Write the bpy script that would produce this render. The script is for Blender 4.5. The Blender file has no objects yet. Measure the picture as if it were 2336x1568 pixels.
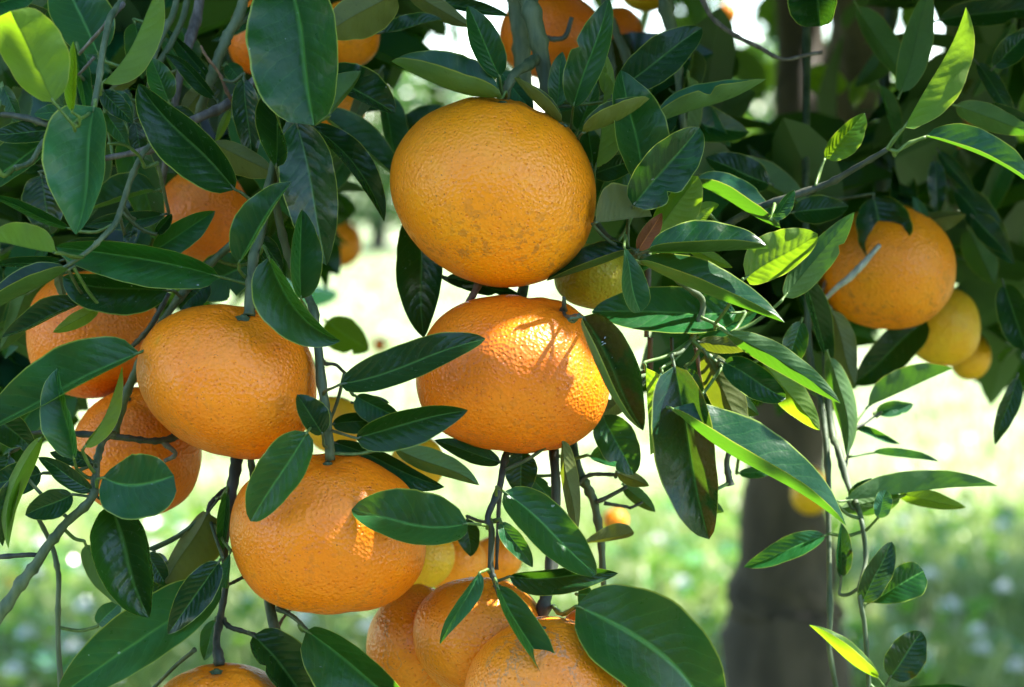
import bpy, math, random
import numpy as np
from math import radians, sin, cos, pi

random.seed(11); rng = np.random.default_rng(11)
SC = bpy.context.scene; COL = SC.collection

# ------------------------------------------------------------------ camera
PW, PH, FPX = 2336.0, 1568.0, 4949.0        # layout grid of the photograph and its focal length in grid units
PITCH = radians(5.0)
CAM = np.array((0.0, 0.0, 1.20))
FWD = np.array((0.0, cos(PITCH), -sin(PITCH))); UP = np.array((0.0, sin(PITCH), cos(PITCH))); RT = np.array((1.0, 0.0, 0.0))
FOC = 0.85
cd = bpy.data.cameras.new('camera'); cam = bpy.data.objects.new('camera', cd); COL.objects.link(cam)
cam.location = CAM; cam.rotation_euler = (pi/2 - PITCH, 0, 0)
cd.sensor_width = 23.6; cd.lens = 23.6*FPX/PW; cd.clip_start = 0.02; cd.clip_end = 400
cd.dof.use_dof = True; cd.dof.focus_distance = FOC - 0.012; cd.dof.aperture_fstop = 7.1; cd.dof.aperture_blades = 0
SC.camera = cam

# ------------------------------------------------------------------ sky, sun, exposure
SUN = np.array((0.60, 0.10, 0.79)); SUN /= np.linalg.norm(SUN)
w = bpy.data.worlds.new('World'); SC.world = w; w.use_nodes = True
wn = w.node_tree.nodes; wl_ = w.node_tree.links
sky = wn.new('ShaderNodeTexSky'); sky.sky_type = 'NISHITA'; sky.sun_disc = False
sky.sun_elevation = math.asin(SUN[2]); sky.sun_rotation = math.atan2(SUN[0], SUN[1])
sky.air_density = 1.0; sky.dust_density = 0.3; sky.ozone_density = 2.5
wn['Background'].inputs['Strength'].default_value = 0.15
wl_.new(sky.outputs[0], wn['Background'].inputs[0])
sl = bpy.data.lights.new('sun', 'SUN'); sl.energy = 5.0; sl.angle = radians(0.55); sl.color = (1.0, 0.97, 0.92)
so = bpy.data.objects.new('sun', sl); COL.objects.link(so)
from mathutils import Vector
so.rotation_euler = Vector(-SUN).to_track_quat('-Z', 'Y').to_euler(); so.location = (3, 0, 6)
SC.view_settings.view_transform = 'Standard'; SC.view_settings.look = 'None'
SC.view_settings.gamma = 1.0; SC.view_settings.use_curve_mapping = False
SC.view_settings.exposure = 2.45
SC.render.engine = 'CYCLES'
cy = SC.cycles
cy.use_denoising = True; cy.max_bounces = 6; cy.diffuse_bounces = 3; cy.use_adaptive_sampling = True; cy.adaptive_threshold = 0.015; cy.glossy_bounces = 3; cy.transmission_bounces = 5
cy.caustics_reflective = False; cy.caustics_refractive = False; cy.sample_clamp_indirect = 6.0

def P(x, y, d=FOC):
    """layout point (x, y) at distance d along the view axis -> world"""
    return CAM + FWD*d + RT*((x - PW/2)*d/FPX) + UP*((PH/2 - y)*d/FPX)
TX = {'1': 0.0, '2': 548.5, '3': 1129.3, '4': 1723.0}; TY = {'1': 0.0, '2': 516.2, '3': 1019.6}
def tp(t, x, y): return (TX[t[0]] + .35*x, TY[t[1]] + .35*y)
def screen(p):
    q = np.asarray(p) - CAM; d = q @ FWD
    return PW/2 + (q @ RT)/d*FPX, PH/2 - (q @ UP)/d*FPX, d

# ------------------------------------------------------------------ helpers
def props(o, label=None, cat=None, group=None, kind=None):
    if label: o['label'] = label
    if cat: o['category'] = cat
    if group: o['group'] = group
    if kind: o['kind'] = kind
    return o
def empty(name, loc):
    o = bpy.data.objects.new(name, None); COL.objects.link(o); o.location = loc; o.empty_display_size = .02
    return o
def link(name, me, loc=(0, 0, 0), parent=None):
    """loc is in world space; parents are never rotated"""
    o = bpy.data.objects.new(name, me); COL.objects.link(o)
    if parent is not None:
        o.parent = parent
        pl = np.array(parent.location)
        if parent.parent is not None: pl = pl + np.array(parent.parent.location)
        o.location = np.asarray(loc) - pl
    else: o.location = loc
    return o
def mesh(name, V, Fs, mats, uv=None, mi=None, smooth=True):
    me = bpy.data.meshes.new(name)
    me.from_pydata(np.asarray(V, dtype=float).tolist(), [], Fs if isinstance(Fs, list) else Fs.tolist())
    for m in (mats if isinstance(mats, (list, tuple)) else [mats]): me.materials.append(m)
    n = len(me.polygons)
    if mi is not None: me.polygons.foreach_set('material_index', np.asarray(mi, dtype=np.int32))
    if smooth: me.polygons.foreach_set('use_smooth', np.ones(n, dtype=bool))
    if uv is not None:
        l = me.uv_layers.new(name='UVMap'); idx = np.empty(len(me.loops), dtype=np.int32)
        me.loops.foreach_get('vertex_index', idx)
        l.data.foreach_set('uv', np.asarray(uv, dtype=np.float32)[idx].ravel())
    me.update(); return me

class N:
    """small node-graph helper"""
    def __init__(s, name):
        s.m = bpy.data.materials.new(name); s.m.use_nodes = True; s.t = s.m.node_tree; s.t.nodes.clear()
        s.out = s.n('ShaderNodeOutputMaterial')
    def n(s, typ, **kw):
        x = s.t.nodes.new(typ)
        for k, v in kw.items(): setattr(x, k, v)
        return x
    def set(s, sock, v):
        if isinstance(v, bpy.types.NodeSocket): s.t.links.new(v, sock)
        elif v is not None: sock.default_value = v
    def math(s, op, a, b=None, c=None, clamp=False):
        x = s.n('ShaderNodeMath', operation=op, use_clamp=clamp)
        for i, v in enumerate((a, b, c)):
            if v is not None: s.set(x.inputs[i], v)
        return x.outputs[0]
    def mix(s, f, a, b, blend='MIX'):
        x = s.n('ShaderNodeMix', data_type='RGBA', blend_type=blend, clamp_factor=True)
        col = lambda v: (*v, 1) if isinstance(v, tuple) and len(v) == 3 else v
        s.set(x.inputs[0], f); s.set(x.inputs[6], col(a)); s.set(x.inputs[7], col(b)); return x.outputs[2]
    def step(s, v, lo, hi, a=0., b=1.):
        x = s.n('ShaderNodeMapRange', interpolation_type='SMOOTHSTEP')
        s.set(x.inputs[0], v)
        for i, q in enumerate((lo, hi, a, b)): x.inputs[1+i].default_value = q
        return x.outputs[0]
    def noise(s, vec, scale, detail=3., rough=.55, dist=0.):
        x = s.n('ShaderNodeTexNoise'); s.set(x.inputs['Vector'], vec); x.inputs['Scale'].default_value = scale
        x.inputs['Detail'].default_value = detail; x.inputs['Roughness'].default_value = rough; x.inputs['Distortion'].default_value = dist
        return x.outputs[0]
    def vmath(s, op, a, b):
        x = s.n('ShaderNodeVectorMath', operation=op); s.set(x.inputs[0], a); s.set(x.inputs[1], b); return x.outputs[0]
    def bump(s, h, strength, dist, nrm=None):
        x = s.n('ShaderNodeBump'); s.set(x.inputs['Height'], h); x.inputs['Strength'].default_value = strength
        x.inputs['Distance'].default_value = dist
        if nrm is not None: s.set(x.inputs['Normal'], nrm)
        return x.outputs[0]
    def pbsdf(s, col, rough=.5, spec=.5, nrm=None, **kw):
        x = s.n('ShaderNodeBsdfPrincipled')
        s.set(x.inputs['Base Color'], (*col, 1) if isinstance(col, tuple) and len(col) == 3 else col)
        s.set(x.inputs['Roughness'], rough); s.set(x.inputs['Specular IOR Level'], spec)
        if nrm is not None: s.set(x.inputs['Normal'], nrm)
        for k, v in kw.items(): s.set(x.inputs[k], v)
        return x.outputs[0]
    def done(s, sh): s.t.links.new(sh, s.out.inputs[0]); return s.m

# ------------------------------------------------------------------ materials
def leaf_mat(name, upper, lower, through, tfac=.34, rough=.36, brown=0., dust=.5):
    """one leaf sheet: glossy upper face, paler matt under face, light passing through; veins run on the leaf's own u,v"""
    g = N(name)
    uv = g.n('ShaderNodeUVMap').outputs[0]; sp = g.n('ShaderNodeSeparateXYZ'); g.set(sp.inputs[0], uv)
    u, v = sp.outputs[0], sp.outputs[1]                          # u 0..1 base to tip, v 0..1 over the width, midrib at .5
    av = g.math('MULTIPLY', g.math('ABSOLUTE', g.math('SUBTRACT', v, .5)), 2.)
    oi = g.n('ShaderNodeObjectInfo'); rnd = oi.outputs['Random']
    oc = g.n('ShaderNodeTexCoord').outputs['Object']
    off = g.n('ShaderNodeCombineXYZ'); g.set(off.inputs[0], g.math('MULTIPLY', rnd, 37.)); g.set(off.inputs[1], g.math('MULTIPLY', rnd, 11.))
    vec = g.vmath('ADD', oc, off.outputs[0])
    n1 = g.noise(vec, 60., 3.); n2 = g.noise(vec, 420., 3.)
    # side veins: chevrons bending towards the tip
    ph = g.math('SUBTRACT', g.math('MULTIPLY', u, 10.5), g.math('MULTIPLY', g.math('POWER', av, 1.25), 2.3))
    ph = g.math('ADD', ph, g.math('MULTIPLY', g.math('SUBTRACT', n1, .5), 1.2))
    fr = g.math('ABSOLUTE', g.math('SUBTRACT', g.math('FRACT', ph), .5))
    vein = g.step(fr, 0., .07, 1., 0.); vein = g.math('MULTIPLY', vein, g.step(av, .75, 1., 1., 0.))
    rib = g.step(av, .022, .075, 1., 0.)
    edge = g.step(av, .945, .985)
    lines = g.math('MAXIMUM', rib, g.math('MULTIPLY', vein, .28))
    hue = g.n('ShaderNodeHueSaturation'); g.set(hue.inputs['Color'], (*upper, 1))
    g.set(hue.inputs['Value'], g.math('ADD', g.math('MULTIPLY', g.math('FRACT', g.math('MULTIPLY', rnd, 7.3)), .7), .66))
    g.set(hue.inputs['Hue'], g.math('ADD', g.math('MULTIPLY', g.math('FRACT', g.math('MULTIPLY', rnd, 3.7)), .03), .487))
    up = g.mix(g.step(n1, .3, .75), hue.outputs[0], tuple(c*.62 for c in upper))
    up = g.mix(g.math('MULTIPLY', lines, .8), up, (upper[0]*2.6+.04, upper[1]*1.9+.07, upper[2]*1.6+.016))
    up = g.mix(g.math('MULTIPLY', edge, .75), up, (.20, .27, .04))
    if brown > 0:
        bm = g.math('MULTIPLY', g.step(g.noise(vec, 45., 4., .6), .66-brown*.2, .74-brown*.2), g.step(v, .5, .56))
        up = g.mix(bm, up, (.06, .028, .010))
    # water marks, dust and scale insects
    sm = g.math('MULTIPLY', g.step(g.noise(vec, 330., 2., .5), .735, .76), g.step(g.noise(vec, 26., 2.), .50, .62))
    up = g.mix(g.math('MULTIPLY', sm, dust), up, (.42, .45, .42))
    film = g.math('MULTIPLY', g.step(g.noise(vec, 38., 5., .65), .54, .78), dust*.07)
    up = g.mix(film, up, (.20, .27, .22))
    lo = g.mix(g.step(n1, .3, .75), lower, tuple(c*.72 for c in lower))
    lo = g.mix(g.math('MULTIPLY', lines, .45), lo, (lower[0]*.55, lower[1]*.62, lower[2]*.5))
    lo = g.mix(g.math('MULTIPLY', edge, .6), lo, (.26, .30, .04))
    specks = g.math('MULTIPLY', g.step(g.noise(vec, 700., 1.), .70, .74), .45)
    lo = g.mix(specks, lo, (.02, .03, .008))
    h = g.math('ADD', g.math('MULTIPLY', lines, -.10), g.math('ADD', g.math('MULTIPLY', g.noise(vec, 130., 3.), 1.6), g.math('MULTIPLY', g.noise(vec, 45., 2.), 3.0)))
    h = g.math('ADD', h, g.math('MULTIPLY', n2, .14))
    h = g.math('ADD', h, g.math('MULTIPLY', g.math('MULTIPLY', g.step(fr, 0., .42), g.step(av, .3, 1., 1., 0.)), .28))
    bu = g.bump(h, .55, .00055)
    rg = g.math('ADD', rough, g.math('MULTIPLY', g.math('SUBTRACT', n2, .5), .2))
    rg = g.math('ADD', rg, g.math('MULTIPLY', film, 1.2))
    pu = g.pbsdf(up, rg, .26, bu); pl = g.pbsdf(lo, .58, .35, bu)
    geo = g.n('ShaderNodeNewGeometry')
    m1 = g.n('ShaderNodeMixShader'); g.set(m1.inputs[0], geo.outputs['Backfacing']); g.set(m1.inputs[1], pu); g.set(m1.inputs[2], pl)
    tr = g.n('ShaderNodeBsdfTranslucent')
    tc = g.mix(g.math('MULTIPLY', lines, .34), through, tuple(c*.45 for c in through))
    tc = g.mix(g.math('MULTIPLY', edge, .6), tc, (.75, .75, .12))
    g.set(tr.inputs[0], tc); g.set(tr.inputs['Normal'], bu)
    m2 = g.n('ShaderNodeMixShader'); m2.inputs[0].default_value = tfac; g.set(m2.inputs[1], m1.outputs[0]); g.set(m2.inputs[2], tr.outputs[0])
    return g.done(m2.outputs[0])

THR = (.14, .40, .010)
LM = {
 'D': leaf_mat('leaf_dark', (.0045, .032, .008), (.034, .074, .018), (.09, .26, .008), .17, .24, dust=.4),
 'G': leaf_mat('leaf_green', (.007, .058, .013), (.048, .112, .024), THR, .20, .31),
 'P': leaf_mat('leaf_pale', (.014, .082, .034), (.072, .138, .046), THR, .20, .36, dust=.7),
 'Y': leaf_mat('leaf_young', (.042, .115, .014), (.105, .185, .020), (.36, .62, .010), .42, .40, dust=.3),
 'O': leaf_mat('leaf_olive', (.020, .052, .014), (.085, .105, .024), (.28, .36, .010), .22, .42, dust=.5),
 'N': leaf_mat('leaf_browned', (.0045, .034, .010), (.050, .100, .028), (.12, .26, .010), .17, .27, brown=1., dust=.5),
 'R': leaf_mat('leaf_dead', (.20, .070, .022), (.18, .075, .028), (.45, .14, .02), .3, .6, dust=.2),
}

def mass_mat(name, upper, lower, through, tf=.24):
    g = N(name)
    geo = g.n('ShaderNodeNewGeometry'); r = geo.outputs['Random Per Island']
    u = g.mix(r, tuple(c*.55 for c in upper), tuple(c*1.5 for c in upper)); l = g.mix(r, tuple(c*.7 for c in lower), tuple(c*1.3 for c in lower))
    m1 = g.n('ShaderNodeMixShader'); g.set(m1.inputs[0], geo.outputs['Backfacing'])
    g.set(m1.inputs[1], g.pbsdf(u, .20, .5)); g.set(m1.inputs[2], g.pbsdf(l, .55, .4))
    tr = g.n('ShaderNodeBsdfTranslucent'); tr.inputs[0].default_value = (*through, 1)
    m2 = g.n('ShaderNodeMixShader'); m2.inputs[0].default_value = tf; g.set(m2.inputs[1], m1.outputs[0]); g.set(m2.inputs[2], tr.outputs[0])
    return g.done(m2.outputs[0])
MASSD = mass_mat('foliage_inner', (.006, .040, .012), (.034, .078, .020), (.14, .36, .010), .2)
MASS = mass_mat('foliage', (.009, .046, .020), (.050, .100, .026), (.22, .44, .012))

def bark_mat(name, c1, c2, scale=220., rough=.6, bump=.5):
    g = N(name); oc = g.n('ShaderNodeTexCoord').outputs['Object']
    mp = g.n('ShaderNodeMapping'); g.set(mp.inputs[0], oc); mp.inputs['Scale'].default_value = (1, 1, .22)
    n1 = g.noise(mp.outputs[0], scale, 4., .6); n2 = g.noise(oc, scale*.35, 3.)
    c = g.mix(g.step(n1, .35, .68), c1, c2); c = g.mix(g.math('MULTIPLY', g.step(n2, .45, .7), .5), c, tuple(x*.55 for x in c1))
    return g.done(g.pbsdf(c, rough, .4, g.bump(n1, bump, 1./scale*.25)))
BK = {
 'g': bark_mat('bark_green', (.038, .066, .026), (.092, .118, .056)),
 'c': bark_mat('calyx_green', (.030, .055, .018), (.070, .105, .040), 500., .6, .4),
 'k': bark_mat('bark_dark', (.024, .034, .022), (.062, .066, .044)),
 'w': bark_mat('bark_woody', (.060, .052, .046), (.16, .145, .125), 260., .75, .8),
 'y': bark_mat('shoot_green', (.055, .110, .020), (.110, .175, .040), 300., .5, .3),
 'r': bark_mat('twig_brown', (.10, .055, .035), (.20, .12, .075), 300., .75, .6),
 'p': bark_mat('twig_pale', (.22, .24, .21), (.42, .42, .36), 260., .7, .5),
 'T': bark_mat('trunk_bark', (.034, .029, .019), (.085, .068, .048), 28., .8, .8),
}

def orange_mat(name, base, deep, blem=.5, green=0., scar=0.):
    g = N(name)
    oc = g.n('ShaderNodeTexCoord').outputs['Object']; rnd = g.n('ShaderNodeObjectInfo').outputs['Random']
    off = g.n('ShaderNodeCombineXYZ'); g.set(off.inputs[0], g.math('MULTIPLY', rnd, 9.)); g.set(off.inputs[2], g.math('MULTIPLY', rnd, 5.))
    vec = g.vmath('ADD', oc, off.outputs[0])
    sp = g.n('ShaderNodeSeparateXYZ'); g.set(sp.inputs[0], oc); z = sp.outputs[2]
    low = g.step(z, -.028, .012, 1., 0.)
    wob = g.n('ShaderNodeTexNoise'); g.set(wob.inputs['Vector'], vec); wob.inputs['Scale'].default_value = 160.
    wv = g.n('ShaderNodeVectorMath', operation='MULTIPLY_ADD'); g.set(wv.inputs[0], wob.outputs['Color']); wv.inputs[1].default_value = (.0010,)*3; g.set(wv.inputs[2], vec)
    vo = g.n('ShaderNodeTexVoronoi', feature='SMOOTH_F1'); g.set(vo.inputs['Vector'], wv.outputs[0]); vo.inputs['Scale'].default_value = 700.; vo.inputs['Smoothness'].default_value = .35
    vb = g.n('ShaderNodeTexVoronoi', feature='F1'); g.set(vb.inputs['Vector'], wv.outputs[0]); vb.inputs['Scale'].default_value = 400.
    n1 = g.noise(vec, 34., 3.); n2 = g.noise(vec, 110., 3.); n3 = g.noise(vec, 300., 4., .6)
    pit = g.step(vb.outputs['Distance'], .05, .26, 1., 0.)
    c = g.mix(g.step(n1, .32, .7), base, deep)
    c = g.mix(g.math('MULTIPLY', pit, .55), c, (deep[0]*.86, deep[1]*.58, deep[2]*.5))
    c = g.mix(g.math('MULTIPLY', g.step(n2, .5, .75), .25), c, (base[0], base[1]*1.25, base[2]*1.3))
    # rust-coloured rubbing and specks, mostly on the lower side
    area = g.math('MULTIPLY', g.step(g.noise(vec, 42., 4., .6), .40, .62), g.math('ADD', g.math('MULTIPLY', low, .8), .2))
    grit = g.step(n3, .50, .60)
    c = g.mix(g.math('MULTIPLY', g.math('MULTIPLY', area, grit), blem), c, (.20, .085, .022))
    dots = g.math('MULTIPLY', g.step(g.noise(vec, 1000., 1.), .70, .74), .8*min(1, blem+.3))
    c = g.mix(dots, c, (.10, .045, .015))
    if green > 0:
        gm = g.step(g.noise(vec, 30., 4., .6), .72-.16*green, .84-.16*green)
        c = g.mix(g.math('MULTIPLY', gm, .75), c, (.34, .27, .015))
        c = g.mix(g.math('MULTIPLY', g.math('MULTIPLY', gm, g.step(n3, .5, .62)), .7), c, (.10, .11, .012))
    if scar > 0:
        sc_ = g.math('ABSOLUTE', g.math('SUBTRACT', g.noise(vec, 62., 5., .62, .6), .5))
        sm = g.math('MULTIPLY', g.step(sc_, .006, .024, 1., 0.), g.step(g.noise(vec, 26., 2.), .50, .58))
        c = g.mix(g.math('MULTIPLY', sm, scar), c, (.30, .17, .08))
    h = g.math('ADD', g.math('MULTIPLY', vo.outputs['Distance'], .9), g.math('MULTIPLY', pit, -.75))
    h = g.math('ADD', h, g.math('MULTIPLY', n2, .35))
    b1 = g.bump(h, .60, .00075)
    b2 = g.bump(n3, .16, .0008, b1)
    rg = g.math('ADD', .36, g.math('MULTIPLY', g.math('SUBTRACT', n2, .5), .22))
    rg = g.math('ADD', rg, g.math('MULTIPLY', g.math('MULTIPLY', area, grit), .25))
    return g.done(g.pbsdf(c, rg, .37, b2))
OM = {
 'a': orange_mat('peel_orange', (.80, .250, .004), (.78, .215, .003), .55),
 'b': orange_mat('peel_orange_greenish', (.80, .212, .004), (.76, .172, .003), .45, .45),
 'c': orange_mat('peel_deep_orange', (.78, .185, .004), (.74, .150, .003), .35),
 'd': orange_mat('peel_scarred', (.74, .220, .006), (.68, .178, .005), .5, 0, .6),
 'e': orange_mat('peel_yellow', (.70, .40, .012), (.74, .34, .010), .25, .3),
 'f': orange_mat('peel_yellow_green', (.46, .36, .015), (.34, .30, .015), .3, .9),
}

# ------------------------------------------------------------------ ground
def ground_mat():
    g = N('meadow'); oc = g.n('ShaderNodeTexCoord').outputs['Object']; sy = g.n('ShaderNodeSeparateXYZ'); g.set(sy.inputs[0], oc)
    n1 = g.noise(oc, .8, 4.); n2 = g.noise(oc, 9., 4.)
    c = g.mix(g.step(n1, .35, .65), (.06, .11, .025), (.14, .16, .06)); c = g.mix(g.step(n2, .4, .7), c, (.17, .18, .09))
    c = g.mix(g.step(g.math('ADD', sy.outputs[1], g.math('MULTIPLY', n1, 3.)), 6.8, 9.2), c, g.mix(g.step(g.noise(oc, 2.2, 4., .6), .42, .62), (.14, .20, .06), (.38, .38, .24)))  # far ground paled for bright sun, with weed shadows painted as darker patches
    return g.done(g.pbsdf(c, .8, .2, g.bump(n2, .6, .03)))
me = mesh('ground', [(-90, -60, 0), (90, -60, 0), (90, 160, 0), (-90, 160, 0)], [(0, 1, 2, 3)], ground_mat(), smooth=False)
props(link('ground', me), kind='structure')

def grass_mat(name, c0, c1, c2, c3, thr):
    g = N(name); r = g.n('ShaderNodeNewGeometry').outputs['Random Per Island']
    ramp = g.n('ShaderNodeValToRGB'); g.set(ramp.inputs[0], r)
    e = ramp.color_ramp.elements; e[0].color = (*c0, 1); e[1].color = (*c3, 1)
    q = e.new(.45); q.color = (*c1, 1); q = e.new(.75); q.color = (*c2, 1)
    tr = g.n('ShaderNodeBsdfTranslucent'); g.set(tr.inputs[0], g.mix(.5, ramp.outputs[0], thr))
    m = g.n('ShaderNodeMixShader'); m.inputs[0].default_value = .4; g.set(m.inputs[1], g.pbsdf(ramp.outputs[0], .42, .4)); g.set(m.inputs[2], tr.outputs[0])
    return g.done(m.outputs[0])
def grass(n, y, hs, mat, label):
    x = (rng.random(n)*2 - 1)*(.30*y + 1.3)
    tuft = np.sin(x*3.1 + np.sin(y*2.3)*1.7)*np.cos(y*2.7 + x*.9)
    h = hs*(.045 + .075*rng.random(n))*(1.0 + .55*tuft); wd = .0022 + .0035*rng.random(n); wd *= 1 + y*.12
    a = rng.random(n)*2*pi; b = rng.random(n)*2*pi; le = h*(.25 + .6*rng.random(n))
    base = np.stack([x, y, np.zeros(n)], 1); s = np.stack([np.cos(a)*wd, np.sin(a)*wd, np.zeros(n)], 1)
    mid = base + np.stack([np.cos(b)*le*.35, np.sin(b)*le*.35, h*.6], 1); tip = base + np.stack([np.cos(b)*le, np.sin(b)*le, h], 1)
    V = np.concatenate([base - s, base + s, mid + s*.7, mid - s*.7, tip], 0); i = np.arange(n)
    F4 = np.stack([i, i + n, i + 2*n, i + 3*n], 1).tolist(); F3 = np.stack([i + 3*n, i + 2*n, i + 4*n], 1).tolist()
    props(link('grass', mesh('grass', V, F4 + F3, mat, smooth=False)), label, 'grass', kind='stuff')
ed = lambda y: y + .5*np.sin(y*7.)
n = 26000
grass(n, 3.6 + 3.6*rng.random(n)**1.2, 1.15, grass_mat('shade_toned_grass', (.07, .16, .02), (.18, .28, .06), (.32, .38, .12), (.50, .51, .26), (.36, .50, .11)), 'green grass around the trunk, coloured to read as shaded')  # near grass: greener copy, the shade under the tree put into its colour
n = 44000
grass(n, 5.0 + 19.*rng.random(n)**1.4, .8, grass_mat('sun_paled_grass', (.12, .22, .05), (.34, .41, .17), (.50, .52, .31), (.62, .61, .49), (.48, .56, .22)), 'pale meadow grass beyond the tree, whitened in colour for bright sun')  # far grass: pale copy, overexposed sunlight put into its colour
def weeds():
    n = 5000
    y = 4.2 + 2.4*rng.random(n)**1.2; x = (rng.random(n)*2 - 1)*(.28*y + .8)
    pat = np.sin(x*5.3 + np.sin(y*3.1)*1.3)*np.cos(y*4.4 + x*1.9) + .6*np.sin(x*11. + y*7.)
    k = pat > .25; x, y = x[k], y[k]; m = len(x)
    C = np.stack([x, y, .05 + .13*rng.random(m)], 1)
    props(mass('ground_cover', C, .06, MASSG, None, 0.), 'broad-leaved clover and weeds growing in patches through the grass', 'ground cover')
# ------------------------------------------------------------------ tubes
def smooth_path(pts, rad, per=6):
    pts = np.asarray(pts, float); rad = np.asarray(rad, float); out = []; ro = []
    Q = np.vstack([2*pts[0] - pts[1], pts, 2*pts[-1] - pts[-2]])
    for i in range(len(pts) - 1):
        p0, p1, p2, p3 = Q[i:i+4]
        for k in range(per):
            t = k/per
            out.append(.5*((2*p1) + (p2 - p0)*t + (2*p0 - 5*p1 + 4*p2 - p3)*t*t + (3*p1 - p0 - 3*p2 + p3)*t**3)); ro.append(rad[i]*(1 - t) + rad[i+1]*t)
    out.append(pts[-1]); ro.append(rad[-1])
    return np.array(out), np.array(ro)
def tube(path, rad, sides=9, knots=0.):
    n = len(path); T = np.gradient(path, axis=0); T /= np.linalg.norm(T, axis=1)[:, None] + 1e-12
    ref = np.array((.31, -.8, .5)) if abs(T[0] @ np.array((.31, -.8, .5))) < .85 else np.array((1., 0, 0))
    A = ref - T*(T @ ref)[:, None]; A /= np.linalg.norm(A, axis=1)[:, None]; B = np.cross(T, A)
    th = np.linspace(0, 2*pi, sides, endpoint=False)
    r = rad.copy()
    if knots: r = r*(1 + knots*(rng.random(n) - .3)*(rng.random(n) > .6))
    rr = r[:, None]*(1 + .07*np.sin(th*3 + np.arange(n)[:, None]*.8))
    V = path[:, None, :] + rr[..., None]*(np.cos(th)[None, :, None]*A[:, None] + np.sin(th)[None, :, None]*B[:, None])
    V = V.reshape(-1, 3); Fs = []
    for i in range(n - 1):
        for j in range(sides):
            k = (j + 1) % sides
            Fs.append((i*sides + j, i*sides + k, (i+1)*sides + k, (i+1)*sides + j))
    Fs.append(tuple(range(sides - 1, -1, -1))); Fs.append(tuple(range((n-1)*sides, n*sides)))
    return V, Fs

# ------------------------------------------------------------------ the orange tree: trunk, limbs, branches
TREE = empty('orange_tree', (.30, 2.40, 0))
props(TREE, 'leafy orange tree with hanging fruiting twigs and a thick shaded trunk behind', 'tree')
def limb(name, pts, rad, mat='T', sides=18, knots=.0, per=7):
    p, r = smooth_path(pts, rad, per); o0 = p[0].copy()
    V, Fs = tube(p - o0, r, sides, knots)
    return link(name, mesh(name, V, Fs, BK[mat]), o0, TREE)
def PD(x, y, d): return P(x, y, d)
tb = PD(1790, 1568, 2.40)
limb('trunk', [(tb[0] + .01, tb[1] + .02, -.05), (tb[0] + .004, tb[1] + .01, .18), tb, PD(1786, 1400, 2.4), PD(1790, 1300, 2.4), PD(1792, 1080, 2.4), PD(1795, 800, 2.42), PD(1815, 500, 2.45)],
     [.115, .088, .070, .064, .056, .043, .040, .038], sides=28, knots=.05)
limb('limb', [PD(1800, 560, 2.44), PD(1825, 300, 2.45), PD(1822, 60, 2.46), PD(1790, -250, 2.3), PD(1500, -650, 1.8), (.06, 1.2, 1.62), (-.02, .95, 1.56)], [.036, .030, .027, .025, .022, .017, .011])
limb('limb', [PD(1820, 520, 2.45), PD(1900, 330, 2.4), PD(1955, 130, 2.3), PD(1975, -120, 2.2), PD(2100, -600, 2.1)], [.038, .034, .034, .031, .022])
limb('limb', [PD(1960, 160, 2.3), PD(1955, 60, 2.2), PD(1920, -60, 2.1), PD(1700, -420, 1.9)], [.024, .021, .019, .014])
limb('limb', [PD(1810, 540, 2.45), PD(2080, 470, 2.5), PD(2420, 330, 2.6), PD(2900, 60, 2.6)], [.030, .028, .026, .018])
limb('limb', [(-.02, .96, 1.56), (-.14, .92, 1.52), (-.26, .93, 1.47)], [.010, .008, .006], 'w', 12)
limb('limb', [(.02, 1.0, 1.58), (.16, 1.0, 1.52), (.27, 1.05, 1.46)], [.010, .008, .006], 'w', 12)

BR = []      # (object, path world points)
def br(pts, wpx, z, mat='g', knots=.5, sides=10):
    """a branch through layout points; z in cm behind the focus plane (one value or one per point), wpx its width"""
    zz = z if isinstance(z, (list, tuple)) else [z]*len(pts); ww = wpx if isinstance(wpx, (list, tuple)) else list(np.linspace(wpx, wpx*.8, len(pts)))
    W3 = [P(x, y, FOC + a*.01) for (x, y), a in zip(pts, zz)]; R = [b*.5*(FOC + a*.01)/FPX for b, a in zip(ww, zz)]
    p, r = smooth_path(W3, R, 6); o0 = p[0].copy(); V, Fs = tube(p - o0, r, sides, knots)
    o = link('branch', mesh('branch', V, Fs, BK[mat]), o0, TREE); BR.append((o, p)); return o
# centre stems carrying the uppermost fruit, and on down behind the fruit
br([(1170, -420), (1176, -60), (1182, 40), (1192, 130), (1200, 300)], [44, 42, 40, 38, 34], 9)
br([(1185, -460), (1202, -60), (1214, 30), (1236, 130), (1250, 215), (1258, 270), (1262, 330), (1230, 480), (1195, 655), (1180, 720)], [46, 44, 42, 38, 32, 28, 26, 24, 22, 20], [3, 3, 2.5, 2.5, 2.5, 3, 4, 6, 5, 3])
br([(1224, 132), (1206, 148), (1178, 165), (1160, 195), (1150, 232)], [22, 24, 22, 21, 20], [2.2, 1.5, .8, .5, .6])
br([(1258, 290), (1320, 400), (1362, 512), (1400, 552), (1440, 572), (1500, 600), (1560, 650), (1604, 690), (1584, 761), (1577, 776)], [24, 20, 17, 16, 16, 14, 14, 14, 13, 12], [3, 4, 2.5, 1.5, .5, .5, 1, 1.5, 1.5, 1.5])
br([(1577, 775), (1620, 814), (1675, 862)], 11, 1.5, 'y')
br([(1598, 724), (1637, 742), (1664, 762)], 9, 1., 'y')
br([(1115, 600), (1085, 662), (1068, 692), (1060, 720)], 17, [2, 1.5, 1.5, 2], 'r')
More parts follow.
